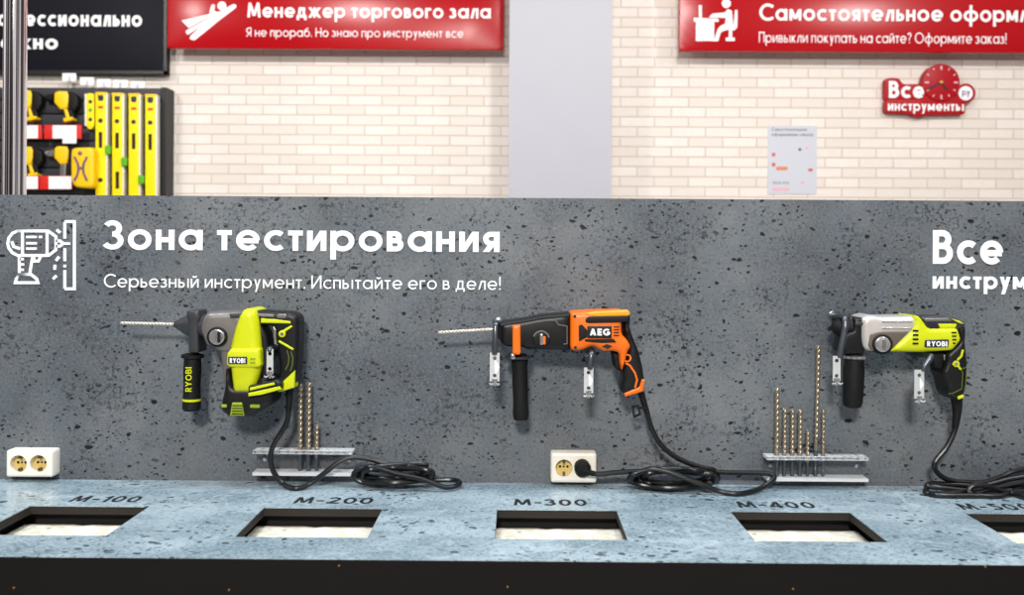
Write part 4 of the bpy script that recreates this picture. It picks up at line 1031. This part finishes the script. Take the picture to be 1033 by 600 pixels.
# ================================================================== HOOKS
def hook(label, path, plate, clasp=True):
    x0, y0, x1, y1, of = plate
    b0 = P((x0+x1)/2, y1, of)
    t = thing('tool_hook', label, 'hook', b0, 'perforated metal hooks holding the drills')
    mb = MB(); mb.tube([P(*q) for q in path], m(3.0), 12, 5)
    w0 = P(*path[0]); mb.lathe(Vector((w0.x, 0, w0.z)), Vector((w0.x, -.004, w0.z)), [(0, .014), (.6, .014), (1, .011)], 20)
    mb.build('rod', 'rod', t)
    # plate with two holes: a strip of quads round each hole
    mb = MB(); a, b = P(x0, y1, of), P(x1, y0, of); w = b.x-a.x; hgt = b.z-a.z; n = 16; th = .003
    for k_ in range(2):
        z0 = a.z+hgt*k_/2; z1 = a.z+hgt*(k_+1)/2; cx, cz = a.x+w/2, z0+(z1-z0)*(.4 if k_ == 0 else .62); r_ = m(1.9)
        inner = [(cx+r_*math.cos(2*PI*i/n+PI/4), cz+r_*math.sin(2*PI*i/n+PI/4)) for i in range(n)]
        cor = [(b.x, z1), (a.x, z1), (a.x, z0), (b.x, z0)]; outer = []
        for i in range(n):
            c0, c1 = cor[i*4//n], cor[(i*4//n+1) % 4]; f_ = (i % (n//4))/(n//4)
            outer.append((c0[0]+(c1[0]-c0[0])*f_, c0[1]+(c1[1]-c0[1])*f_))
        vs = [(x, -of, z) for x, z in inner+outer]+[(x, -of+th, z) for x, z in inner+outer]
        fs = []
        for i in range(n):
            j = (i+1) % n
            fs += [(i, j, n+j, n+i), (2*n+i, 3*n+i, 3*n+j, 2*n+j), (i, 2*n+i, 2*n+j, j), (n+i, n+j, 3*n+j, 3*n+i)]
        mb.add(vs, fs)
    mb.build('perforated_plate', 'zinc', t, 30)
    c = P((x0+x1)/2, y1, of)
    mb = MB(); mb.lathe(c+Vector((0, .002, .006)), c+Vector((0, .002, -m(4.5))), [(0, m(3)), (.5, m(3)), (.55, m(2)), (1, m(1.6))], 12)
    for s_ in (-1, 1): mb.tube([c+Vector((0, 0, -m(1))), c+Vector((s_*m(3), -.004, -m(3))), c+Vector((s_*m(5.2), -.004, -m(2)))], m(1.1), 8, 4)
    mb.build('wing_nut', 'steel', t)
    return t
hook('grey perforated hook inside the D handle of the left lime hammer', [(279, 350, .003), (276, 350.5, .05), (273, 351, .088), (272.4, 352, .11), (272.2, 354, .112)], (268.8, 352, 275.6, 377, .116))
hook('hook with perforated plate at the bit end of the orange hammer', [(503, 325.6, .003), (502, 325.8, .05), (500.4, 326.5, .098), (499.8, 331, .108), (499.4, 344, .112), (499, 357.5, .112)], (494, 355.8, 504, 384.5, .115))
hook('hook with perforated plate under the motor of the orange hammer', [(594, 354.5, .003), (596, 355.5, .06), (597, 356, .11), (596.8, 357.5, .122), (595.5, 366, .125), (595, 372.3, .125)], (589, 370.8, 598.6, 396.5, .128))
hook('slanted hook with perforated plate at the chuck of the right lime hammer', [(842, 318.5, .003), (846, 318.8, .05), (851.5, 319.6, .1), (852.8, 327, .112), (851.5, 336, .114), (849, 349, .115), (846.8, 360.6, .115)], (840.2, 359, 848, 384, .118))
hook('slanted hook with perforated plate under the motor of the right lime hammer', [(920, 356.5, .003), (932, 358, .06), (938.6, 359, .112), (939, 360, .122), (936.5, 364, .124), (933, 369, .125), (931.3, 374.4, .125)], (922.4, 373, 932.4, 402, .128))

# ================================================================== BIT RACKS AND BITS
def rack(x0, x1, yt0, yt1, yb0, yb1, label, nh, used):
    of = .045
    a = P(x0, yb1, of); b = P(x1, yt0, of)
    t = thing('bit_rack', label, 'rack', ((a.x+b.x)/2, -of/2, a.z))
    zt1, zt0 = P(x0, (yt0+yt1)/2, of).z+m(1.6), P(x0, (yt0+yt1)/2, of).z-m(1.6)
    zb1, zb0 = P(x0, (yb0+yb1)/2, of).z+m(1.6), P(x0, (yb0+yb1)/2, of).z-m(1.6)
    if zb0 < ZT+.002: d_ = ZT+.002-zb0; zb0 += d_; zb1 += d_
    # shelf with holes: cells, each a ring round a hole
    def shelf(z0, z1, name):
        mb = MB(); n = 16; w = (b.x-a.x)/nh; y0, y1 = -of, -.004
        for i in range(nh):
            xa, xb = a.x+w*i, a.x+w*(i+1); cx, cy = (xa+xb)/2, (y0+y1)/2; r_ = min(w*.42, .0074)
            inner = [(cx+r_*math.cos(2*PI*j/n+PI/4), cy+r_*math.sin(2*PI*j/n+PI/4)) for j in range(n)]
            cor = [(xb, y1), (xa, y1), (xa, y0), (xb, y0)]; outer = []
            for j in range(n):
                c0, c1 = cor[j*4//n], cor[(j*4//n+1) % 4]; f_ = (j % (n//4))/(n//4)
                outer.append((c0[0]+(c1[0]-c0[0])*f_, c0[1]+(c1[1]-c0[1])*f_))
            vs = [(x, y, z0) for x, y in inner+outer]+[(x, y, z1) for x, y in inner+outer]; fs = []
            for j in range(n):
                q = (j+1) % n
                fs += [(j, q, n+q, n+j), (2*n+j, 3*n+j, 3*n+q, 2*n+q), (j, 2*n+j, 2*n+q, q)]
                if j//4 in (1,) and i == 0 or j//4 in (3,) or j//4 == 0 and False or (j//4 == 1) or (i == nh-1 and j//4 == 3): fs.append((n+j, n+q, 3*n+q, 3*n+j))
            mb.add(vs, fs)
        return mb.build(name, 'frost', t, 30)
    shelf(zt0, zt1, 'top_shelf')
    MB().box((a.x, -of, zb0), (b.x, -.004, zb1)).build('bottom_shelf', 'frost', t)
    MB().box((a.x, -.004, zb0), (b.x, -.0005, zt1)).build('back_plate', 'acrylic', t)
    for x in (a.x+m(8), b.x-m(6)):
        c = Vector((x, -.004, (zb1+zt0)/2)); MB().lathe(c, c+NF*.004, [(0, m(2)), (.6, m(2)), (1, m(1))], 12).build('screw', 'steel', t)
    return zb1, of, a.x, (b.x-a.x)/nh
def bits(info, geo, rows, grp, labels):
    zb, of, ax, w = geo
    for (x, ytop, wd, lean), lb in zip(rows, labels):
        o2 = .0245
        c = P(x, 462, o2); i_ = round((c.x-ax)/w-.5); bx = ax+w*(i_+.5)
        top = P(x, ytop, o2)
        r_ = min(m(wd)/2, .0068)
        t = thing('masonry_bit', lb, 'drill bit', (bx, -o2, zb), grp)
        L = top.z-zb
        a, b = Vector((bx, -o2, zb+.0005)), Vector((bx+lean*m(1), -o2, top.z))
        s0 = .36 if L < .16 else .25
        MB().twist(a.lerp(b, s0*.8), b, r_, L/.034, .05, 16, int(60+L*450)).build('fluted_shaft', 'bit', t)
        MB().lathe(a, a.lerp(b, s0*.82), [(0, r_*.7), (.05, r_*.85), (.3, r_*.85), (.32, r_*.7), (.5, r_*.7), (.52, r_*.85), (1, r_*.85)], 16).build('shank', 'rod', t)
        MB().box((b.x-r_*.95, -o2-.0011, b.z-.007), (b.x+r_*.95, -o2+.0011, b.z-.0005), .0004).build('carbide_tip', 'gear', t)
g1 = rack(254.5, 355.3, 452.4, 460, 474.5, 481.5, 'clear acrylic bit rack holding three bits, below the left lime hammer', 12, ())
bits(None, g1, [(301.3, 386.8, 5.4, 0), (310, 385.6, 6, 0), (318, 428, 4.6, 0)], 'masonry bits in the left rack',
     ['leftmost of the three bits in the left rack, thinner of the two tall ones', 'thick tall middle bit of the three in the left rack', 'short bit at the right of the three in the left rack'])
g2 = rack(774, 876.3, 458.7, 466, 480.3, 487, 'clear acrylic bit rack holding seven bits, below the right lime hammer', 13, ())
bits(None, g2, [(784.5, 391, 5.6, 0), (792.6, 411.5, 4.8, 0), (800, 412, 5, 0), (808, 412.5, 5.4, 0), (815.2, 433, 4.2, 0), (824, 348, 4.8, 2.6), (831.5, 412.5, 3.8, 0)], 'masonry bits in the right rack',
     ['leftmost bit in the right rack, second tallest', 'second bit from the left in the right rack, medium height', 'third bit from the left in the right rack, medium height', 'fourth bit from the left in the right rack, beside the shortest bit',
      'shortest bit in the right rack, left of the tallest', 'tallest bit in the right rack, leaning slightly right', 'thin rightmost bit in the right rack, right of the tallest'])

# ================================================================== SOCKETS
def socket(x0, x1, y0, y1, cs, label, off=.036):
    a, b = P(x0, y1, off), P(x1, y0, off)
    z0 = max(a.z, ZT+.003)
    t = thing('double_socket', label, 'socket', ((a.x+b.x)/2, 0, z0), 'cream double sockets on the backboard')
    # front plate with two round recesses
    ccs = [P(x, y, off) for x, y in cs]; r_ = m(8.6, off); n = 32
    mb = MB(); xm = (a.x+b.x)/2; e_ = .006
    for c, xa, xb in ((ccs[0], a.x+e_, xm), (ccs[1], xm, b.x-e_)):
        za, zb_ = z0+e_, b.z-e_
        inner = [(c.x+r_*math.cos(2*PI*i/n+PI/4), c.z+r_*math.sin(2*PI*i/n+PI/4)) for i in range(n)]
        cor = [(xb, zb_), (xa, zb_), (xa, za), (xb, za)]; outer = []
        for i in range(n):
            c0, c1 = cor[i*4//n], cor[(i*4//n+1) % 4]; f_ = (i % (n//4))/(n//4)
            outer.append((c0[0]+(c1[0]-c0[0])*f_, c0[1]+(c1[1]-c0[1])*f_))
        vs = [(x, -off, z) for x, z in inner+outer]+[(x, -off+.016, z) for x, z in inner]
        mb.add(vs, [f for i in range(n) for f in ((i, (i+1) % n, n+(i+1) % n, n+i), (i, 2*n+i, 2*n+(i+1) % n, (i+1) % n))])
    # rounded shell round the plate
    lay = []
    for ins, y in ((0, -.0005), (0, -off+e_), (e_*.3, -off+e_*.3), (e_, -off)):
        q = rp([(a.x+ins, z0+ins), (b.x-ins, z0+ins), (b.x-ins, b.z-ins), (a.x+ins, b.z-ins)], max(.0005, .006-ins), 4)
        lay.append([(x, y, z) for x, z in q])
    k_ = len(lay[0]); vs = [v for l in lay for v in l]
    mb.add(vs, [(j*k_+i, j*k_+(i+1) % k_, (j+1)*k_+(i+1) % k_, (j+1)*k_+i) for j in range(len(lay)-1) for i in range(k_)])
    mb.build('housing', 'cream', t, 40)
    for c in ccs:
        mb = MB(); q = Vector((c.x, -off+.016, c.z)); mb.lathe(q+Vector((0, .004, 0)), q, [(0, r_), (1, r_)], 32); sk = mb.build('socket_well', 'gold', t)
        for dx in (-.0085, .0085): MB().lathe(q+Vector((dx, 0, 0)), q+Vector((dx, -.0006, 0)), [(0, .003), (1, .003)], 14).build('pin_hole', 'hole', sk)
        for s_ in (-1, 1): MB().box((c.x-.0026, -off+.003, c.z+s_*r_*.72-.0028), (c.x+.0026, -off+.016, c.z+s_*r_*.72+.0028)).build('earth_clip', 'rod', sk)
        MB().lathe(q, q+Vector((0, -.0008, 0)), [(0, .0026), (1, .0022)], 12).build('centre_screw', 'rod', sk)
    return t
socket(5.5, 53, 454.4, 481.2, ((18.5, 467.8), (38.6, 467.6)), 'cream double socket at the left end of the backboard, both outlets empty')
socket(555.6, 602, 457, 487, ((569, 472), (588, 473)), 'cream double socket in the middle of the backboard, black plug in one outlet')
for o in bpy.data.objects:
    if '_o' in o: del o['_o']
